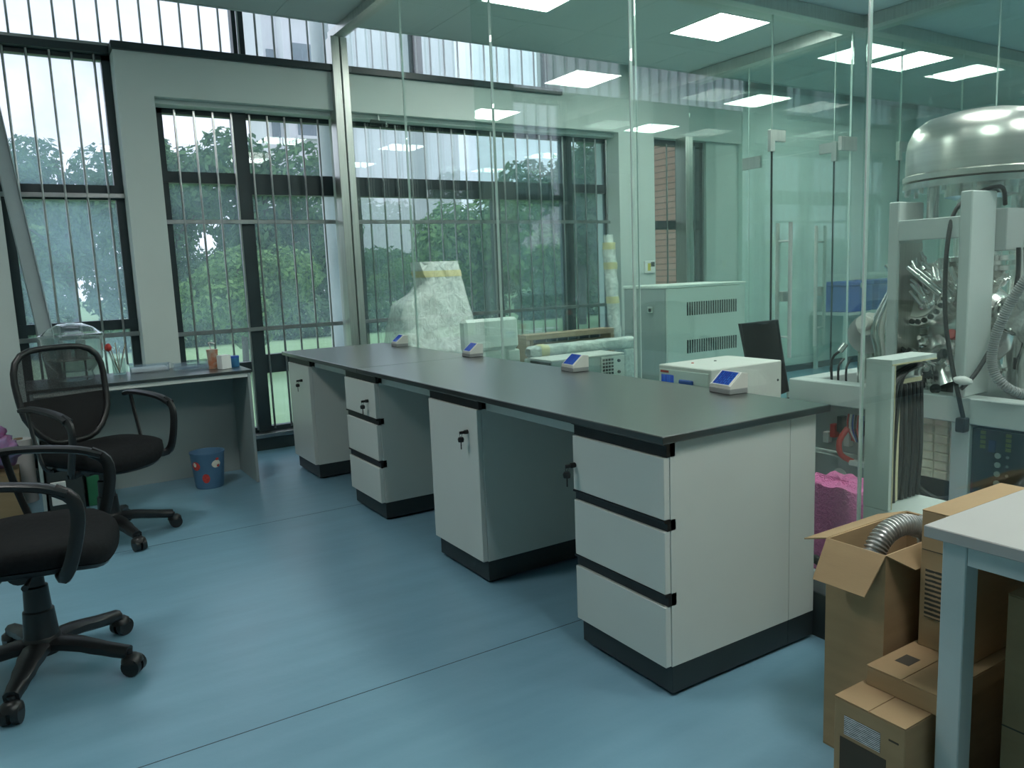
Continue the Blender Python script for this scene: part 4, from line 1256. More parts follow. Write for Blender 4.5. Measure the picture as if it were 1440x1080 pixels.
# feed-through rods and knurled fittings of the upper cluster
for k in range(12):
    a0 = cc + V((random.uniform(-0.26, -0.10), random.uniform(-0.06, 0.16), random.uniform(0.12, 0.20)))
    d = V((random.uniform(-0.4, 0.1), random.uniform(0.1, 0.55), random.uniform(0.25, 0.7))).normalized()
    q = MB().cyl(a0, a0 + d * 0.12, 0.008, 8)
    q.cyl(a0 + d * 0.02, a0 + d * 0.05, 0.015, 8); q.cyl(a0 + d * 0.085, a0 + d * 0.10, 0.013, 8)
    q.build('feedthrough', 'steel_bright', vm, 40)
for k in range(14):
    a0 = V((3.12 + random.uniform(0, 0.25), 1.60 + random.uniform(0, 0.26), 0.74 + random.uniform(0, 0.12)))
    q = MB().cyl(a0, a0 + V((random.uniform(-.03, .03), random.uniform(-.05, .05), random.uniform(0.05, 0.11))), random.uniform(0.008, 0.02), 10)
    q.lathe([(0, 0), (0.024, 0), (0.024, 0.012), (0, 0.012)], a0 + V((0, 0, 0.03)), 12)
    q.build('fitting', 'steel_bright' if k % 3 else 'mach_dark', vm, 40)
for k in range(9):
    a0 = V((3.10 + random.uniform(0, 0.1), 1.62 + random.uniform(0, 0.22), 0.80 + random.uniform(0, 0.06)))
    MB().tube([a0, a0 + V((0.03, random.uniform(-.06, .06), 0.09)), a0 + V((0.1, random.uniform(-.08, .08), 0.14)), a0 + V((0.2, random.uniform(-.1, .1), 0.20))], 0.007, 7).build('steel_line', 'steel_bright' if k % 2 else 'mach_dark', vm, 40)
MB().cyl((3.02, 1.835, 1.01), (3.16, 1.80, 0.74), 0.0, 4, 0.0) if False else None
MB().lathe([(0.0, 0.0), (0.075, 0.002), (0.05, 0.22), (0.0, 0.24)], (3.17, 1.70, 0.78), 22, (V((0.25, 0.55, 1))).normalized().to_track_quat('Z', 'Y').to_matrix()).build('cone', 'steel_bright', vm, 45)
MB().lathe([(0, 0), (0.02, 0), (0.02, 0.02), (0, 0.022)], (3.08, 1.66, 1.0), 14, RY(-1.2)).build('red_cap', 'red', vm, 40)
for k in range(26):
    a0 = V((3.05 + random.uniform(0, 0.12), 1.63 + random.uniform(0, 0.20), 1.10 + random.uniform(0, 0.13)))
    d = V((random.uniform(-0.3, 0.3), random.uniform(-0.1, 0.6), random.uniform(0.4, 1.0))).normalized()
    q = MB().cyl(a0, a0 + d * random.uniform(0.05, 0.10), random.uniform(0.006, 0.011), 10)
    q.lathe([(0, 0), (0.013, 0.001), (0.016, 0.010), (0.013, 0.019), (0, 0.02)], a0, 12, d.to_track_quat('Z', 'Y').to_matrix())
    q.build('fitting', 'steel_bright', vm, 40)
for k in range(3):
    MB().cyl((3.06 + 0.01 * k, 1.845 - 0.03 * k, 1.27 - 0.01 * k), (3.10 + 0.01 * k, 1.73 - 0.02 * k, 1.16), 0.013, 12).build('manifold', 'steel_bright', vm, 40)
for k in range(16):
    a0 = V((3.04 + random.uniform(0, 0.10), 1.62 + random.uniform(0, 0.22), 0.78 + random.uniform(0, 0.18)))
    q = MB().lathe([(0, 0), (0.014, 0), (0.014, 0.012), (0.020, 0.014), (0.020, 0.026), (0.010, 0.028), (0.010, 0.05), (0, 0.05)], a0, 12, V((random.uniform(-1, 0), random.uniform(-.6, .6), random.uniform(-.2, 1))).normalized().to_track_quat('Z', 'Y').to_matrix())
    q.build('fitting', ('steel_bright', 'steel_bright', 'mach_dark')[k % 3], vm, 40)
# pump on the far side of the frame and bundled steel hoses
MB().cyl((3.10, 2.04, 0.985), (3.30, 2.10, 0.985), 0.085, 28).build('pump', 'inst_grey', vm, 40)
MB().cyl((3.15, 2.06, 0.73), (3.15, 2.06, 0.94), 0.05, 18).build('pump_stand', 'steel_bright', vm, 40)
MB().lathe([(0, 0), (0.05, 0), (0.05, 0.012), (0.03, 0.014), (0.03, 0.05), (0, 0.05)], (3.09, 2.03, 1.03), 18, RY(-1.3)).build('pump_cap', 'inst_white', vm, 40)
for k in range(4):
    o = 0.022 * k
    MB().tube([(3.05 + o * 0.3, 1.905 + o, 0.775), (3.05 + o * 0.3, 1.91 + o, 0.92), (3.06, 1.925 + o, 1.02), (3.10, 1.92 + o * 0.7, 1.13), (3.14, 1.905 + o * 0.3, 1.24)], 0.011, 8).build('steel_hose', 'steel_bright' if k != 1 else 'inst_white', vm, 40)
MB().tube([(3.11, 2.22, 0.745), (3.10, 2.215, 0.86), (3.12, 2.19, 0.90)], 0.006, 7).build('cable_stub', 'cable', vm, 40)
MB().cyl((3.12, 2.19, 0.90), (3.135, 2.17, 0.935), 0.014, 10).build('plug', 'steel_bright', vm, 40)
for y in (2.16, 2.2):
    MB().tube([(3.13, y, 0.74), (3.13, y, 0.83), (3.17, y, 0.86)], 0.005, 6).build('cable_stub', 'cable', vm, 40)
# film draped over the part on the near side
blob('film_cover', 'film_clear', vm, (3.36, 1.36, 1.06), (0.22, 0.17, 0.26), 0.35, 4.5, 34, 24, 9)
MB().lathe([(0, 0), (0.07, 0), (0.075, 0.15), (0.06, 0.22), (0, 0.23)], (3.20, 1.40, 0.74), 22).build('film_base', 'steel_bright', vm, 40)
# electronics under the deck
bx('rack_box', 'mach_dark', vm, MX + 0.02, MX + 0.70, 0.86, 1.54, 0.12, 0.66, 0.003)
gp = bx('rack_glass', 'tinted', vm, MX + 0.008, MX + 0.014, 0.86, 1.535, 0.12, 0.66)
for k in range(4):
    for j, y in enumerate((1.445, 1.41, 1.345)):
        z = 0.565 - 0.035 * k
        MB().lathe([(0, 0), (0.011 if j == 0 else 0.006, 0), (0.011 if j == 0 else 0.006, 0.006), (0, 0.006)], (MX + 0.0195, y, z), 12, RY(-pi / 2)).build('rack_knob', 'inst_white' if j == 0 else 'steel_bright', vm)
for y in (1.50, 1.41):
    for k in range(4):
        bx('terminal', 'yellow', vm, MX + 0.0155, MX + 0.0195, y - 0.008, y + 0.01, 0.585 + 0.018 * k, 0.598 + 0.018 * k)
bx('blue_switch', 'blue', vm, MX + 0.0155, MX + 0.0195, 1.455, 1.48, 0.575, 0.62, 0.001)
ip = bx('insulated_panel', 'insul', vm, MX + 0.12, MX + 0.15, 1.615, 1.93, 0.40, 0.665, 0.004)
for a in range(5):
    for b in range(7):
        bx('quilt_pad', 'insul', ip, MX + 0.108, MX + 0.1195, 1.617 + 0.0625 * a, 1.676 + 0.0625 * a, 0.403 + 0.0372 * b, 0.438 + 0.0372 * b, 0.005)
for k in range(4):
    MB().tube([(MX + 0.12 + 0.02 * k, 1.63, 0.35 - 0.03 * k), (MX + 0.16, 1.75, 0.30 - 0.03 * k), (MX + 0.25, 1.92, 0.34 - 0.02 * k)], 0.013, 8).build('pipe', 'steel_bright' if k % 2 else 'mach_dark', vm, 40)
bx('power_unit', 'mach_dark', vm, MX + 0.42, MX + 0.90, 1.56, 2.36, 0.131, 0.64, 0.004)
bx('tray', 'mach_dark', vm, MX + 0.06, MX + 0.93, 1.56, 2.28, 0.115, 0.13)
bx('board_case', 'inst_grey', vm, MX + 0.10, MX + 0.30, 2.00, 2.42, 0.131, 0.42, 0.004)
bx('board_plate', 'inst_grey', vm, MX + 0.14, MX + 0.16, 1.99, 2.42, 0.43, 0.66, 0.002)
for k in range(7):
    y = 2.245 - 0.036 * k
    z = 0.47 + 0.03 * (k % 3)
    bx('component', ('inst_white', 'red', 'mach_dark')[k % 3], vm, MX + 0.105, MX + 0.139, y - 0.014, y + 0.014, z, z + 0.05 + 0.012 * (k % 4), 0.002)
for k in range(7):
    y = 2.13 - 0.012 * k
    MB().tube([(MX + 0.11, y, 0.62), (MX + 0.09, y - 0.01, 0.56), (MX + 0.10, 2.09 - 0.006 * k, 0.50)], 0.0035, 6).build('wire', ('red', 'white', 'blue', 'cable')[k % 4], vm)
MB().tube([(MX + 0.09, 2.12, 0.56), (MX + 0.06, 2.14, 0.50), (MX + 0.06, 2.13, 0.44), (MX + 0.09, 2.09, 0.41)], 0.013, 10).build('red_hose', 'red', vm, 40)
bx('connector', 'white', vm, MX + 0.07, MX + 0.10, 2.02, 2.10, 0.395, 0.42, 0.003)
MB().lathe([(0, 0), (0.035, 0), (0.035, 0.004), (0, 0.005)], (MX + 0.0995, 2.16, 0.33), 20, RY(-pi / 2)).build('round_cover', 'inst_white', vm)
# cables hanging on the gantry
def cable(label, pts, r, m='cable', name='hanging_cable', cat='cable', group='black cables on the machine'):
    t = thing(name, label, cat, pts[-1], group)
    MB().tube(pts, r, 8, False, 5).build('cable_sheath', m, t, 50)
    return t
c1 = cable('black cable looping over the machine crossbar and hanging down its near upright', [(3.30, 1.60, 1.50), (3.22, 1.585, 1.565), (3.05, 1.64, 1.50), (2.985, 1.645, 1.36), (2.985, 1.645, 1.10), (2.975, 1.61, 0.92), (2.965, 1.575, 0.80), (2.975, 1.555, 0.70)], 0.0085)
MB().box(2.955, 2.995, 1.54, 1.575, 0.645, 0.70, 0.004).build('plug', 'black_plastic', c1)
c2_ = cable('black cable running down from the grey junction box to a white cable tie', [(3.24, 1.515, 1.33), (3.235, 1.512, 1.20), (3.16, 1.515, 1.05), (3.04, 1.54, 0.88), (2.97, 1.565, 0.81)], 0.0085)
blob('cable_tie', 'white', c2_, (2.955, 1.552, 0.845), (0.02, 0.035, 0.016), 0.3, 4, 12, 8)
c3 = cable('thin black cable with a yellow band under the junction box', [(3.29, 1.515, 1.33), (3.29, 1.50, 1.10), (3.285, 1.50, 0.96), (3.27, 1.51, 0.90)], 0.007)
MB().cyl((3.287, 1.50, 1.045), (3.287, 1.50, 1.06), 0.0095, 10).build('yellow_band', 'yellow', c3)
MB().cyl((3.27, 1.51, 0.86), (3.27, 1.51, 0.905), 0.016, 12).build('plug', 'black_plastic', c3)
hs = thing('corrugated_hose', 'grey corrugated hose curving down onto the machine deck beside the film cover', 'hose', (2.95, 1.36, 0.78))
ribbed('hose', [(2.98, 1.20, 1.36), (2.94, 1.33, 1.24), (2.93, 1.415, 1.07), (2.93, 1.44, 0.93), (2.94, 1.40, 0.845), (3.01, 1.33, 0.80), (3.06, 1.24, 0.80)], 0.0165, 'cable_grey', hs, 0.0015, 0.008, 12)

# ------------------------------------------------------------------ cable trunking by the glass
td = thing('cable_trunk', 'white board cable trunk with raw yellowish edges and black cables inside, behind the glass', 'cable trunk', (2.45, 1.5, 0))
bx('side_board', 'mdf', td, 2.345, 2.360, 1.455, 1.545, 0.485, 0.970)
bx('top_board', 'mdf', td, 2.345, 2.60, 1.455, 1.545, 0.9705, 0.985)
bx('back_board', 'mdf', td, 2.361, 2.60, 1.532, 1.545, 0.485, 0.970)
bx('raw_edge', 'mdf_edge', td, 2.3605, 2.364, 1.453, 1.4545, 0.485, 0.970)
bx('raw_edge', 'mdf_edge', td, 2.346, 2.60, 1.453, 1.4545, 0.9665, 0.9715)
bx('inner_board', 'mdf', td, 2.462, 2.472, 1.505, 1.531, 0.485, 0.89)
bx('raw_edge', 'mdf_edge', td, 2.460, 2.474, 1.5025, 1.5045, 0.485, 0.89)
bx('inner_top', 'mdf', td, 2.462, 2.60, 1.505, 1.531, 0.8905, 0.902)
bx('raw_edge', 'mdf_edge', td, 2.460, 2.60, 1.5025, 1.5045, 0.889, 0.904)
bx('lower_duct', 'mdf', td, 2.345, 2.60, 1.06, 1.545, 0.0, 0.483, 0.002)
for k in range(11):
    x = 2.378 + 0.0075 * k
    y = 1.518 - 0.011 * (k % 3)
    MB().tube([(x, y, 0.486), (x - 0.004, y, 0.62), (x + 0.003, y - 0.004, 0.80), (x + 0.03, y - 0.006, 0.905 + 0.002 * k), (2.56 + 0.003 * k, y, 0.945)], 0.0075, 7, False, 4).build('cable', 'cable', td, 50)
for k in range(15):
    x = 2.480 + 0.0078 * k
    y = 1.522 - 0.010 * (k % 3)
    MB().tube([(x, y, 0.486), (x + 0.008 * math.sin(k), y - 0.004, 0.64), (x, y - 0.006, 0.78), (x + 0.004, y, 0.886)], 0.0075, 7, False, 4).build('cable', 'cable_grey' if k in (4, 9) else 'cable', td, 50)

# ------------------------------------------------------------------ things on the floor behind the glass
pk = thing('pink_bundle', 'bright pink bubble-wrap bundle on the floor beside the bench end', 'bundle', (2.70, 1.88, 0))
def pkf(u, v):
    th = 2 * pi * u
    e = 5
    ca, sa = math.cos(th), math.sin(th)
    k = (abs(ca) ** e + abs(sa) ** e) ** (-1 / e)
    z = 0.43 * min(1, v * 1.25)
    s = (1.12 - 0.62 * v) if v < 0.8 else 0.624 * (1 - (v - 0.8) * 5)
    n = 1 + 0.10 * noise.noise(V((ca * 2, sa * 2, z * 6)))
    return V((2.70 + k * ca * 0.16 * s * n, 1.88 + k * sa * 0.20 * s * n, 0.002 + z + 0.02 * noise.noise(V((ca * 3, sa * 3, 5))) * (v > 0.3)))
MB().grid(pkf, 48, 20).build('bubble_wrap', 'pink', pk, 60)
bc = thing('black_hose', 'coil of black hose on the floor by the pink bundle', 'hose', (2.42, 1.72, 0))
MB().tube([(2.45, 1.95, 0.02), (2.42, 1.86, 0.16), (2.415, 1.78, 0.205), (2.42, 1.70, 0.15), (2.44, 1.63, 0.02)], 0.017, 8).build('hose', 'cable', bc, 50)
MB().tube([(2.47, 1.93, 0.02), (2.40, 1.85, 0.12), (2.39, 1.77, 0.165), (2.40, 1.70, 0.11), (2.42, 1.64, 0.02)], 0.014, 8).build('hose', 'cable_grey', bc, 50)
# white instrument on a low stand
ws = thing('instrument_stand', 'grey steel stand under the white instrument behind the bench', 'stand', (2.57, 2.42, 0))
bx('stand_top', 'mach', ws, 2.37, 2.86, 2.20, 2.66, 0.60, 0.625, 0.002)
for x in (2.38, 2.82):
    for y in (2.21, 2.62):
        bx('leg', 'mach', ws, x, x + 0.03, y, y + 0.03, 0, 0.599)
wi = thing('white_instrument', 'white box instrument with a blue handle panel behind the bench', 'instrument', (2.57, 2.4, 0.625))
bx('case', 'inst_white', wi, 2.362, 2.80, 2.25, 2.56, 0.645, 0.885, 0.004)
bx('front_panel', 'ups', wi, 2.357, 2.3615, 2.26, 2.55, 0.655, 0.868, 0.002)
bx('handle', 'blue', wi, 2.343, 2.3565, 2.34, 2.42, 0.812, 0.832, 0.004)
bx('display', 'screen', wi, 2.3545, 2.3568, 2.46, 2.535, 0.80, 0.845)
bx('badge', 'sticker_red', wi, 2.355, 2.3568, 2.49, 2.54, 0.853, 0.863)
for x, y in ((2.48, 2.47), (2.60, 2.45)):
    MB().lathe([(0, 0), (0.007, 0), (0.005, 0.003), (0, 0.003)], (x, y, 0.885), 10).build('screw', 'mach_dark' if x > 2.5 else 'sticker_red', wi)
MB().lathe([(0, 0), (0.006, 0), (0.004, 0.003), (0, 0.003)], (2.775, 2.25, 0.80), 10, RX(pi / 2)).build('screw', 'mach_dark', wi)
for x in (2.39, 2.77):
    for y in (2.28, 2.53):
        MB().cyl((x, y, 0.6252), (x, y, 0.646), 0.015, 10).build('foot', 'black_plastic', wi)
# vented enamel cabinet
uc = thing('vented_cabinet', 'tall pale enamel cabinet with two rows of vent slots behind the cross glass', 'cabinet', (4.7, 4.75, 0))
R = RZ(math.radians(2.0)); pv = (4.22, 4.5, 0)
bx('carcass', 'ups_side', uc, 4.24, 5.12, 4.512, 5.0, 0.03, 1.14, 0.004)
bx('front_door', 'ups', uc, 4.242, 5.118, 4.49, 4.511, 0.035, 1.138, 0.004)
bx('lid', 'ups', uc, 4.235, 5.125, 4.485, 5.005, 1.1405, 1.165, 0.004)
bx('base', 'plinth', uc, 4.26, 5.10, 4.52, 4.98, 0.0, 0.0295)
for z in (0.92, 0.62):
    for k in range(22):
        bx('vent_slot', 'slot', uc, 4.45 + 0.0262 * k, 4.462 + 0.0262 * k, 4.486, 4.4905, z, z + 0.105)
bx('door_lock', 'steel_bright', uc, 4.225, 4.2395, 4.64, 4.70, 0.95, 1.0, 0.003)
bx('door_lock', 'mach_dark', uc, 4.2215, 4.2248, 4.655, 4.685, 0.958, 0.985, 0.002)
# black mesh chair back behind the white instrument
bcx = thing('mesh_chair', 'black mesh visitor chair seen behind the white instrument', 'chair', (3.85, 3.15, 0))
def chb(u, v):
    return V((3.66 + 0.33 * u + 0.05 * (1 - v), 3.20 - 0.05 * math.sin(pi * u) + 0.05 * v, 0.50 + 0.45 * v))
MB().grid(chb, 8, 8, 0.01).build('backrest', 'black_fabric', bcx, 50)
MB().sweep([chb(0, 0), chb(0, 1), chb(0.5, 1), chb(1, 1), chb(1, 0.5), chb(1, 0)], 0.022, 0.02, False, 0).build('back_frame', 'black_plastic', bcx, 50)
bx('seat', 'black_fabric', bcx, 3.66, 4.08, 2.78, 3.18, 0.42, 0.47, 0.015)
for x in (3.68, 4.04):
    for y in (2.80, 3.16):
        MB().cyl((x, y, 0), (x, y, 0.421), 0.011, 10).build('leg', 'steel', bcx, 40)
    MB().cyl((x + (0.02 if x < 3.8 else 0.0), 3.19, 0.44), (x + 0.01, 3.215, 0.56), 0.011, 8).build('back_post', 'steel', bcx, 40)
# film-wrapped equipment by the window
we = thing('wrapped_equipment', 'tall equipment wrapped in crumpled clear film with a band of yellow tape', 'wrapped equipment', (2.8, 5.62, 0))
def wrapf(u, v):
    prof = [(0.0, 2.43, 3.14), (0.55, 2.42, 3.11), (0.70, 2.43, 3.08), (0.77, 2.46, 3.06), (0.83, 2.60, 3.045), (0.89, 2.68, 3.03), (0.92, 2.66, 3.02), (1.0, 2.635, 3.005)]
    for (a, l0, r0), (b, l1, r1) in zip(prof, prof[1:]):
        if v <= b + 1e-9:
            t = (v - a) / (b - a)
            l, r = l0 + (l1 - l0) * t, r0 + (r1 - r0) * t
            break
    th = 2 * pi * u
    e = 5
    ca, sa = math.cos(th), math.sin(th)
    k = (abs(ca) ** e + abs(sa) ** e) ** (-1 / e)
    dep = 0.24 * (1 - 0.75 * max(0, v - 0.5) * 2) + 0.02
    z = 1.42 * v
    n = 0.022 * noise.noise(V((ca * 4, sa * 4, z * 5))) + 0.012 * noise.noise(V((ca * 11, sa * 11, z * 14)))
    return V(((l + r) / 2 + k * ca * (r - l) / 2 + n * ca, 5.62 + k * sa * dep + n, 0.002 + z))
q = MB().grid(wrapf, 60, 50)
q.build('film', 'film', we, 60)
def tapef(u, v):
    p = wrapf(u, 0.915 + 0.035 * v)
    c = V((2.84, 5.62, p.z))
    return c + (p - c) * 1.025
MB().grid(tapef, 60, 3).build('tape_band', 'tape', we, 60)
bx('core', 'inst_white', we, 2.62, 3.00, 5.52, 5.72, 0.004, 0.95, 0.02)
# smaller foam wrapped board
wf = thing('foam_board', 'white foam-wrapped panel standing beside the film-wrapped equipment', 'panel', (2.8, 4.8, 0))
bx('foam_sheet', 'foam', wf, 2.60, 3.03, 4.77, 4.83, 0.002, 0.985, 0.015, RX(math.radians(-2)))
bx('fold', 'foam', wf, 2.595, 3.035, 4.75, 4.85, 0.77, 0.995, 0.02, RX(math.radians(-2)))
bx('corner_guard', 'foam', wf, 2.94, 3.045, 4.745, 4.855, 0.002, 0.76, 0.01, RX(math.radians(-2)))
bx('tape_strip', 'film', wf, 2.66, 2.90, 4.742, 4.7445, 0.55, 0.66)
# wooden crate panel
cr = thing('wooden_crate', 'open plywood crate frame lying below the window', 'crate', (3.95, 5.55, 0))
bx('top_rail', 'wood', cr, 3.55, 4.50, 5.45, 5.60, 0.74, 0.785, 0.002)
bx('end_post', 'wood', cr, 3.55, 3.59, 5.45, 5.60, 0.0, 0.739, 0.002)
bx('end_post', 'wood', cr, 4.46, 4.50, 5.45, 5.60, 0.0, 0.739, 0.002)
bx('end_post', 'wood', cr, 3.60, 3.63, 5.46, 5.59, 0.0, 0.739, 0.002)
bx('board', 'wood', cr, 3.591, 4.459, 5.565, 5.585, 0.10, 0.70, 0.002)
bx('bottom_rail', 'wood', cr, 3.631, 4.459, 5.45, 5.56, 0.001, 0.05, 0.002)
# wrapped beam on trestle
wb = thing('wrapped_beam', 'long beam in white bubble film with a yellow tape band, lying on a crate', 'wrapped beam', (3.5, 4.65, 0))
def beamf(u, v):
    th = 2 * pi * u
    e = 4
    ca, sa = math.cos(th), math.sin(th)
    k = (abs(ca) ** e + abs(sa) ** e) ** (-1 / e)
    n = 1 + 0.12 * noise.noise(V((v * 9, ca * 2, sa * 2)))
    s = 1 if 0.02 < v < 0.98 else 0.6
    return V((3.06 + 1.0 * v, 4.68 + 0.06 * k * ca * n * s, 0.735 + 0.045 * k * sa * n * s))
MB().grid(beamf, 20, 40).build('film_sleeve', 'film', wb, 60)
def bt(u, v):
    p = beamf(u, 0.08 + 0.07 * v)
    c = V((p.x, 4.68, 0.735))
    return c + (p - c) * 1.06
MB().grid(bt, 20, 3).build('tape_band', 'tape', wb, 60)
bx('beam_core', 'inst_grey', wb, 3.09, 4.03, 4.65, 4.71, 0.715, 0.755)
bx('end_block', 'film', wb, 3.06, 3.16, 4.62, 4.74, 0.002, 0.69, 0.01)
bx('end_block', 'film', wb, 3.92, 4.05, 4.62, 4.74, 0.002, 0.69, 0.01)
# vented instrument
vi = thing('vented_instrument', 'dark instrument with a pale vented front beyond the bench, below the wrapped beam', 'instrument', (3.3, 4.35, 0))
bx('case', 'ups_side', vi, 3.00, 3.63, 4.30, 4.56, 0.45, 0.70, 0.004)
bx('top_cover', 'inst_white', vi, 2.995, 3.635, 4.295, 4.565, 0.7005, 0.712, 0.002)
bx('front_panel', 'inst_white', vi, 3.42, 3.63, 4.288, 4.2995, 0.46, 0.695, 0.002)
bx('side_panel', 'mach_dark', vi, 2.992, 2.9995, 4.31, 4.55, 0.46, 0.695)
for k in range(7):
    for j in range(4):
        bx('vent_hole', 'slot', vi, 3.43 + 0.026 * j, 3.449 + 0.026 * j, 4.2855, 4.2885, 0.665 - 0.024 * k, 0.681 - 0.024 * k)
for z in (0.66, 0.58):
    MB().lathe([(0, 0), (0.012, 0), (0.01, 0.012), (0, 0.013)], (3.575, 4.288, z), 14, RX(pi / 2)).build('knob', 'mach_dark', vi)
bx('stand', 'inst_grey', vi, 3.03, 3.60, 4.32, 4.54, 0.002, 0.4495, 0.003)
# wrapped pole against the window column
wp = thing('wrapped_pole', 'tall pole in white film with yellow tape bands standing by the column', 'wrapped pole', (4.86, 5.87, 0))
def polef(u, v):
    th = 2 * pi * u
    n = 1 + 0.22 * noise.noise(V((math.cos(th), math.sin(th), v * 14)))
    r = 0.062 * n * (1 if v < 0.96 else 0.75)
    return V((4.90 - 0.07 * v + r * math.cos(th), 5.87 + 0.04 * v + r * math.sin(th), 0.002 + 1.63 * v))
MB().grid(polef, 16, 50).build('film_sleeve', 'film', wp, 60)
for v0 in (0.915, 0.80, 0.60):
    def tf(u, v, v0=v0):
        p = polef(u, v0 + 0.04 * v)
        vv = v0 + 0.04 * v
        c = V((4.90 - 0.07 * vv, 5.87 + 0.04 * vv, p.z))
        return c + (p - c) * 1.06
    MB().grid(tf, 16, 2).build('tape_band', 'tape', wp, 60)
sc = thing('security_camera', 'small dark security camera hanging under the window beam', 'camera', (2.62, 6.09, 2.62))
MB().cyl((2.62, 6.09, 2.56), (2.62, 6.09, 2.6195), 0.008, 8).build('bracket', 'steel', sc)
MB().cyl((2.66, 6.03, 2.535), (2.56, 6.11, 2.56), 0.024, 14).build('camera_body', 'mach_dark', sc, 40)
MB().cyl((2.669, 6.023, 2.533), (2.66, 6.03, 2.535), 0.020, 14).build('lens', 'steel_bright', sc, 40)
# thermostat on the column
th = thing('wall_thermostat', 'small wall control with a yellow sticker on the column', 'thermostat', (5.46, YC, 1.3))
bx('plate', 'white', th, 5.40, 5.535, YC - 0.02, YC - 0.0005, 1.25, 1.375, 0.003)
bx('sticker', 'yellow', th, 5.435, 5.475, YC - 0.0215, YC - 0.0202, 1.275, 1.35)
bx('display', 'mach_dark', th, 5.48, 5.528, YC - 0.0215, YC - 0.0202, 1.315, 1.362)
# blue cases on a table, added in place of a blue reflection in the glass
ft = thing('far_table', 'added pale side table against the back wall of the far room', 'table', (8.9, 5.85, 0))
bx('table_top', 'mach', ft, 8.1, 9.9, 5.6, 6.08, 0.66, 0.69)
for x in (8.12, 9.84):
    for y in (5.62, 6.02):
        bx('leg', 'mach', ft, x, x + 0.04, y, y + 0.04, 0, 0.659)
for k, (x0, x1) in enumerate(((8.22, 8.68), (8.80, 9.55))):
    b = thing('reflection_case', ('smaller' if k == 0 else 'wider') + ' blue case on the far-room table, standing in for a blue reflection', 'case', ((x0 + x1) / 2, 5.83, 0.69))
    bx('case_body', 'blue', b, x0, x1, 5.66, 6.0, 0.6905, 1.0, 0.01)
    bx('case_lid', 'blue', b, x0 - 0.01, x1 + 0.01, 5.65, 6.01, 1.0005, 1.05, 0.008)
    bx('latch', 'inst_white', b, (x0 + x1) / 2 - 0.03, (x0 + x1) / 2 + 0.03, 5.644, 5.6495, 0.97, 1.03, 0.001)

# ------------------------------------------------------------------ outdoors
lawn = struct(bx('lawn', 'grass', None, -60, 90, 6.45, 110, -0.22, -0.12))
def crown_mesh(name, blobs, n, size, m, seed, droop=0.0):
    rnd = random.Random(seed)
    vs, fs = [], []
    tot = sum(b[3] ** 2 for b in blobs)
    for bxx, by, bz, r, sq in blobs:
        k = int(n * r * r / tot)
        for _ in range(k):
            while True:
                d = V((rnd.uniform(-1, 1), rnd.uniform(-1, 1), rnd.uniform(-1, 1)))
                if 0.05 < d.length < 1:
                    break
            rr = d.length ** 0.4
            d.normalize()
            rr *= 1 + 0.25 * noise.noise(d * 2.5 + V((seed, bxx, bz)))
            c = V((bxx + d.x * r * rr, by + d.y * r * rr, bz + d.z * r * rr * sq))
            nrm = (d + V((rnd.uniform(-1, 1), rnd.uniform(-1, 1), rnd.uniform(-.3, 1))) * 0.9).normalized()
            a = nrm.orthogonal().normalized()
            a.rotate(Matrix.Rotation(rnd.uniform(0, 6.28), 3, nrm))
            b_ = nrm.cross(a)
            s = size * rnd.uniform(0.6, 1.3)
            i = len(vs)
            vs += [c - a * s, c - b_ * s * 0.45, c + a * s - nrm * s * droop, c + b_ * s * 0.45]
            fs.append((i, i + 1, i + 2, i + 3))
    me = bpy.data.meshes.new(name)
    me.from_pydata([tuple(v) for v in vs], [], fs)
    me.materials.append(M[m])
    return me
def trunk_mesh(h, r, seed):
    rnd = random.Random(seed)
    q = MB()
    q.tube([(0, 0, 0), (rnd.uniform(-.1, .1), rnd.uniform(-.1, .1), h * 0.4), (rnd.uniform(-.3, .3), rnd.uniform(-.3, .3), h * 0.8), (0, 0, h)], [r, r * 0.8, r * 0.5, r * 0.2], 9)
    for k in range(5):
        a = rnd.uniform(0, 6.28)
        z = h * rnd.uniform(0.35, 0.7)
        l = h * rnd.uniform(0.25, 0.4)
        q.tube([(0, 0, z), (math.cos(a) * l * 0.5, math.sin(a) * l * 0.5, z + l * 0.5), (math.cos(a) * l, math.sin(a) * l, z + l * 0.75)], [r * 0.4, r * 0.28, r * 0.1], 6)
    me = q.mesh('trunk', 50)
    me.materials.append(M['bark'])
    return me
def rb(seed, n, sx, sz, z0, r):
    rnd = random.Random(seed)
    return [(rnd.uniform(-sx, sx), rnd.uniform(-sx, sx), z0 + rnd.uniform(0, sz), r * rnd.uniform(0.7, 1.15), 0.8) for _ in range(n)]
CR = [crown_mesh('crown', rb(1, 14, 2.2, 4.2, 2.2, 1.5), 11000, 0.17, 'leaf_a', 1),
      crown_mesh('crown', rb(2, 12, 1.9, 3.8, 1.7, 1.5), 11000, 0.17, 'leaf_b', 2),
      crown_mesh('crown', rb(3, 16, 1.4, 6.0, 1.2, 1.15), 11000, 0.15, 'leaf_a', 3)]
TR = [trunk_mesh(6.0, 0.20, 1), trunk_mesh(5.0, 0.17, 2), trunk_mesh(7.0, 0.2, 3)]
def tree(x, y, k, s, rz, label, group=None, z=-0.125):
    t = thing('tree', label, 'tree', (x, y, z), group, rz=rz)
    t.scale = (s, s, s)
    link('trunk', TR[k], t)
    link('crown', CR[k], t)
    return t
rnd = random.Random(5)
spots = []
for x, k, sc_ in ((-10.0, 0, 0.72), (-4.3, 1, 0.74), (1.25, 2, 0.70), (6.6, 0, 0.80), (11.3, 1, 0.36), (14.0, 2, 0.34), (17.6, 0, 0.72), (22.2, 1, 0.78), (27.4, 0, 0.8)):
    spots.append((x, 24.5 + rnd.uniform(-.4, .4), k, sc_))
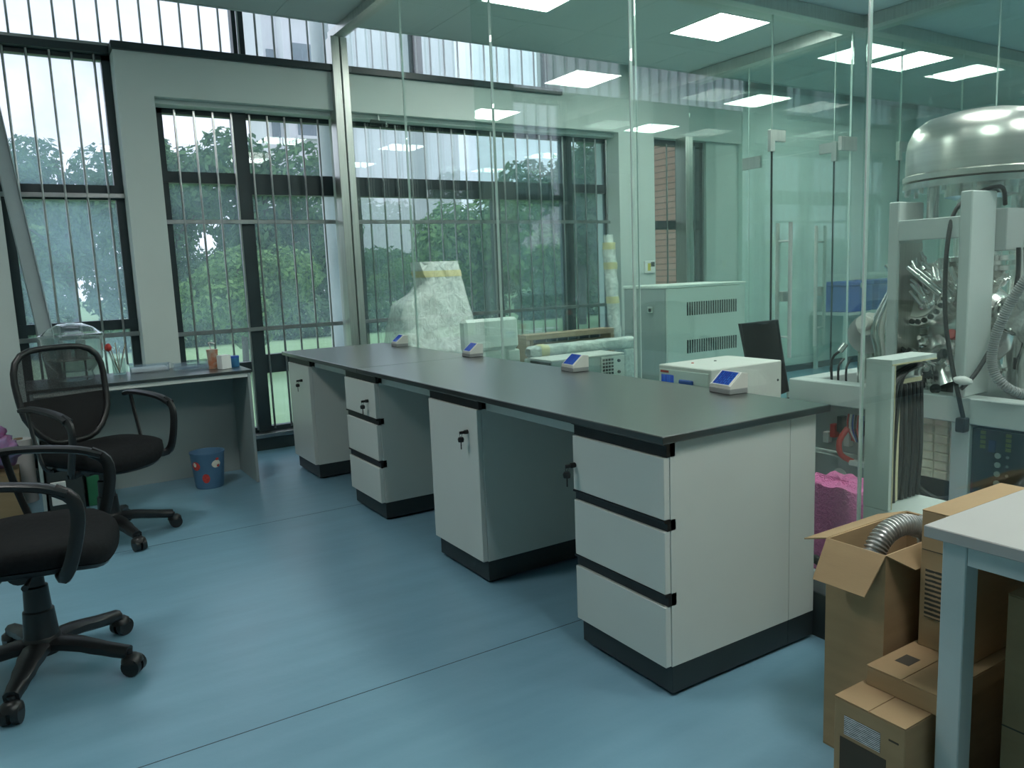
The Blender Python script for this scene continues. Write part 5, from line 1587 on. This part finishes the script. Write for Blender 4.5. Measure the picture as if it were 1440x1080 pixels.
for x, k, sc_ in ((-11, 1, .8), (-5.4, 2, .74), (0.0, 1, .82), (5.0, 2, .86), (9.5, 0, .62), (13.6, 0, .36), (17.5, 0, .36), (24.5, 1, 0.9), (30.5, 2, 0.9)):
    spots.append((x, 31.5 + rnd.uniform(-.4, .4), k, sc_))
TL = ['dense dark evergreen tree in the belt beyond the lawn', 'light green broadleaf tree in the belt beyond the lawn', 'slender dark tree in the belt beyond the lawn']
TG = ['dark trees beyond the lawn', 'light trees beyond the lawn', 'slender trees beyond the lawn']
for j, (x, y, k, s) in enumerate(spots):
    tree(x, y, k, s, rnd.uniform(0, 6.28), TL[k], TG[k])
tree(2.9, 12.5, 1, 0.34, 0.4, 'small light green tree standing on the lawn near the window')
tree(8.6, 14.6, 1, 0.52, 1.1, 'leafy light green tree seen through the glass beyond the wooden crate')
tree(12.6, 16.6, 0, 0.66, 4.1, 'dark leafy tree on the lawn near the brick building')
HG = crown_mesh('foliage', [(-2.8 + 0.8 * i_, 0.2 * (i_ % 2), 0.9 + 0.7 * j_, 0.75, 0.9) for i_ in range(8) for j_ in range(3)], 9000, 0.14, 'leaf_a', 31)
for k in range(13):
    h = thing('hedge', 'tall dark hedge closing the garden behind the tree belt', 'hedge', (-38 + 7.3 * k, 36.6, -0.12), 'hedges behind the trees', rz=0)
    link('foliage', HG, h)
HB = crown_mesh('foliage', [(-1.2, 0, 0.45, 0.55, 0.9), (-0.5, 0.1, 0.5, 0.6, 0.9), (0.3, 0, 0.45, 0.6, 0.9), (1.1, 0.1, 0.5, 0.55, 0.9)], 3500, 0.09, 'leaf_a', 21)
for k in range(11):
    h = thing('shrub', 'low rounded shrub along the far edge of the lawn', 'shrub', (-8 + 3.7 * k, 19.6, -0.12), 'shrubs along the lawn', rz=0)
    link('foliage', HB, h)
# buildings
bd = thing('white_building', 'tall white apartment building with rows of windows behind the trees', 'building', (18.5, 47, -0.2))
bx('tower', 'render_white', bd, 13.6, 24.2, 44.0, 50.0, -0.2, 40)
bx('stair_shaft', 'render_white', bd, 12.8, 13.599, 45.0, 49.0, -0.2, 42)
for r in range(9):
    for c in range(1):
        z = 6 + r * 3.3
        xx = 14.1 + c * 2.5
        w_ = bx('window', 'far_window', bd, xx, xx + 1.3, 43.9, 43.99, z, z + 1.6)
        bx('window_sill', 'render_white', w_, xx - 0.15, xx + 1.45, 43.7, 43.99, z - 0.18, z - 0.02)
for r in range(9):
    bx('window', 'far_window', bd, 12.95, 13.4, 44.9, 44.99, 6 + r * 3.3, 7.4 + r * 3.3)
bb = thing('brick_building', 'pink brick-tiled building wing outside the narrow window', 'building', (12.5, 10.4, -0.2))
bx('brick_wall', 'brick', bb, 9.55, 16.0, 9.8, 11.0, -0.2, 9)
bx('plaster_band', 'render_white', bb, 9.45, 16.1, 9.7, 11.1, 9.001, 9.4)
ec = thing('outside_column', 'white round column outside the long window', 'column', (2.57, 7.2, -0.15))
MB().lathe([(0.12, 0.0), (0.12, 0.12), (0.085, 0.13), (0.085, 4.6), (0.12, 4.62), (0.12, 4.8)], (2.57, 7.2, -0.15), 24).build('shaft', 'render_white', ec, 40)
bx('footing', 'render_white', ec, 2.43, 2.71, 7.06, 7.34, -0.20, -0.13)
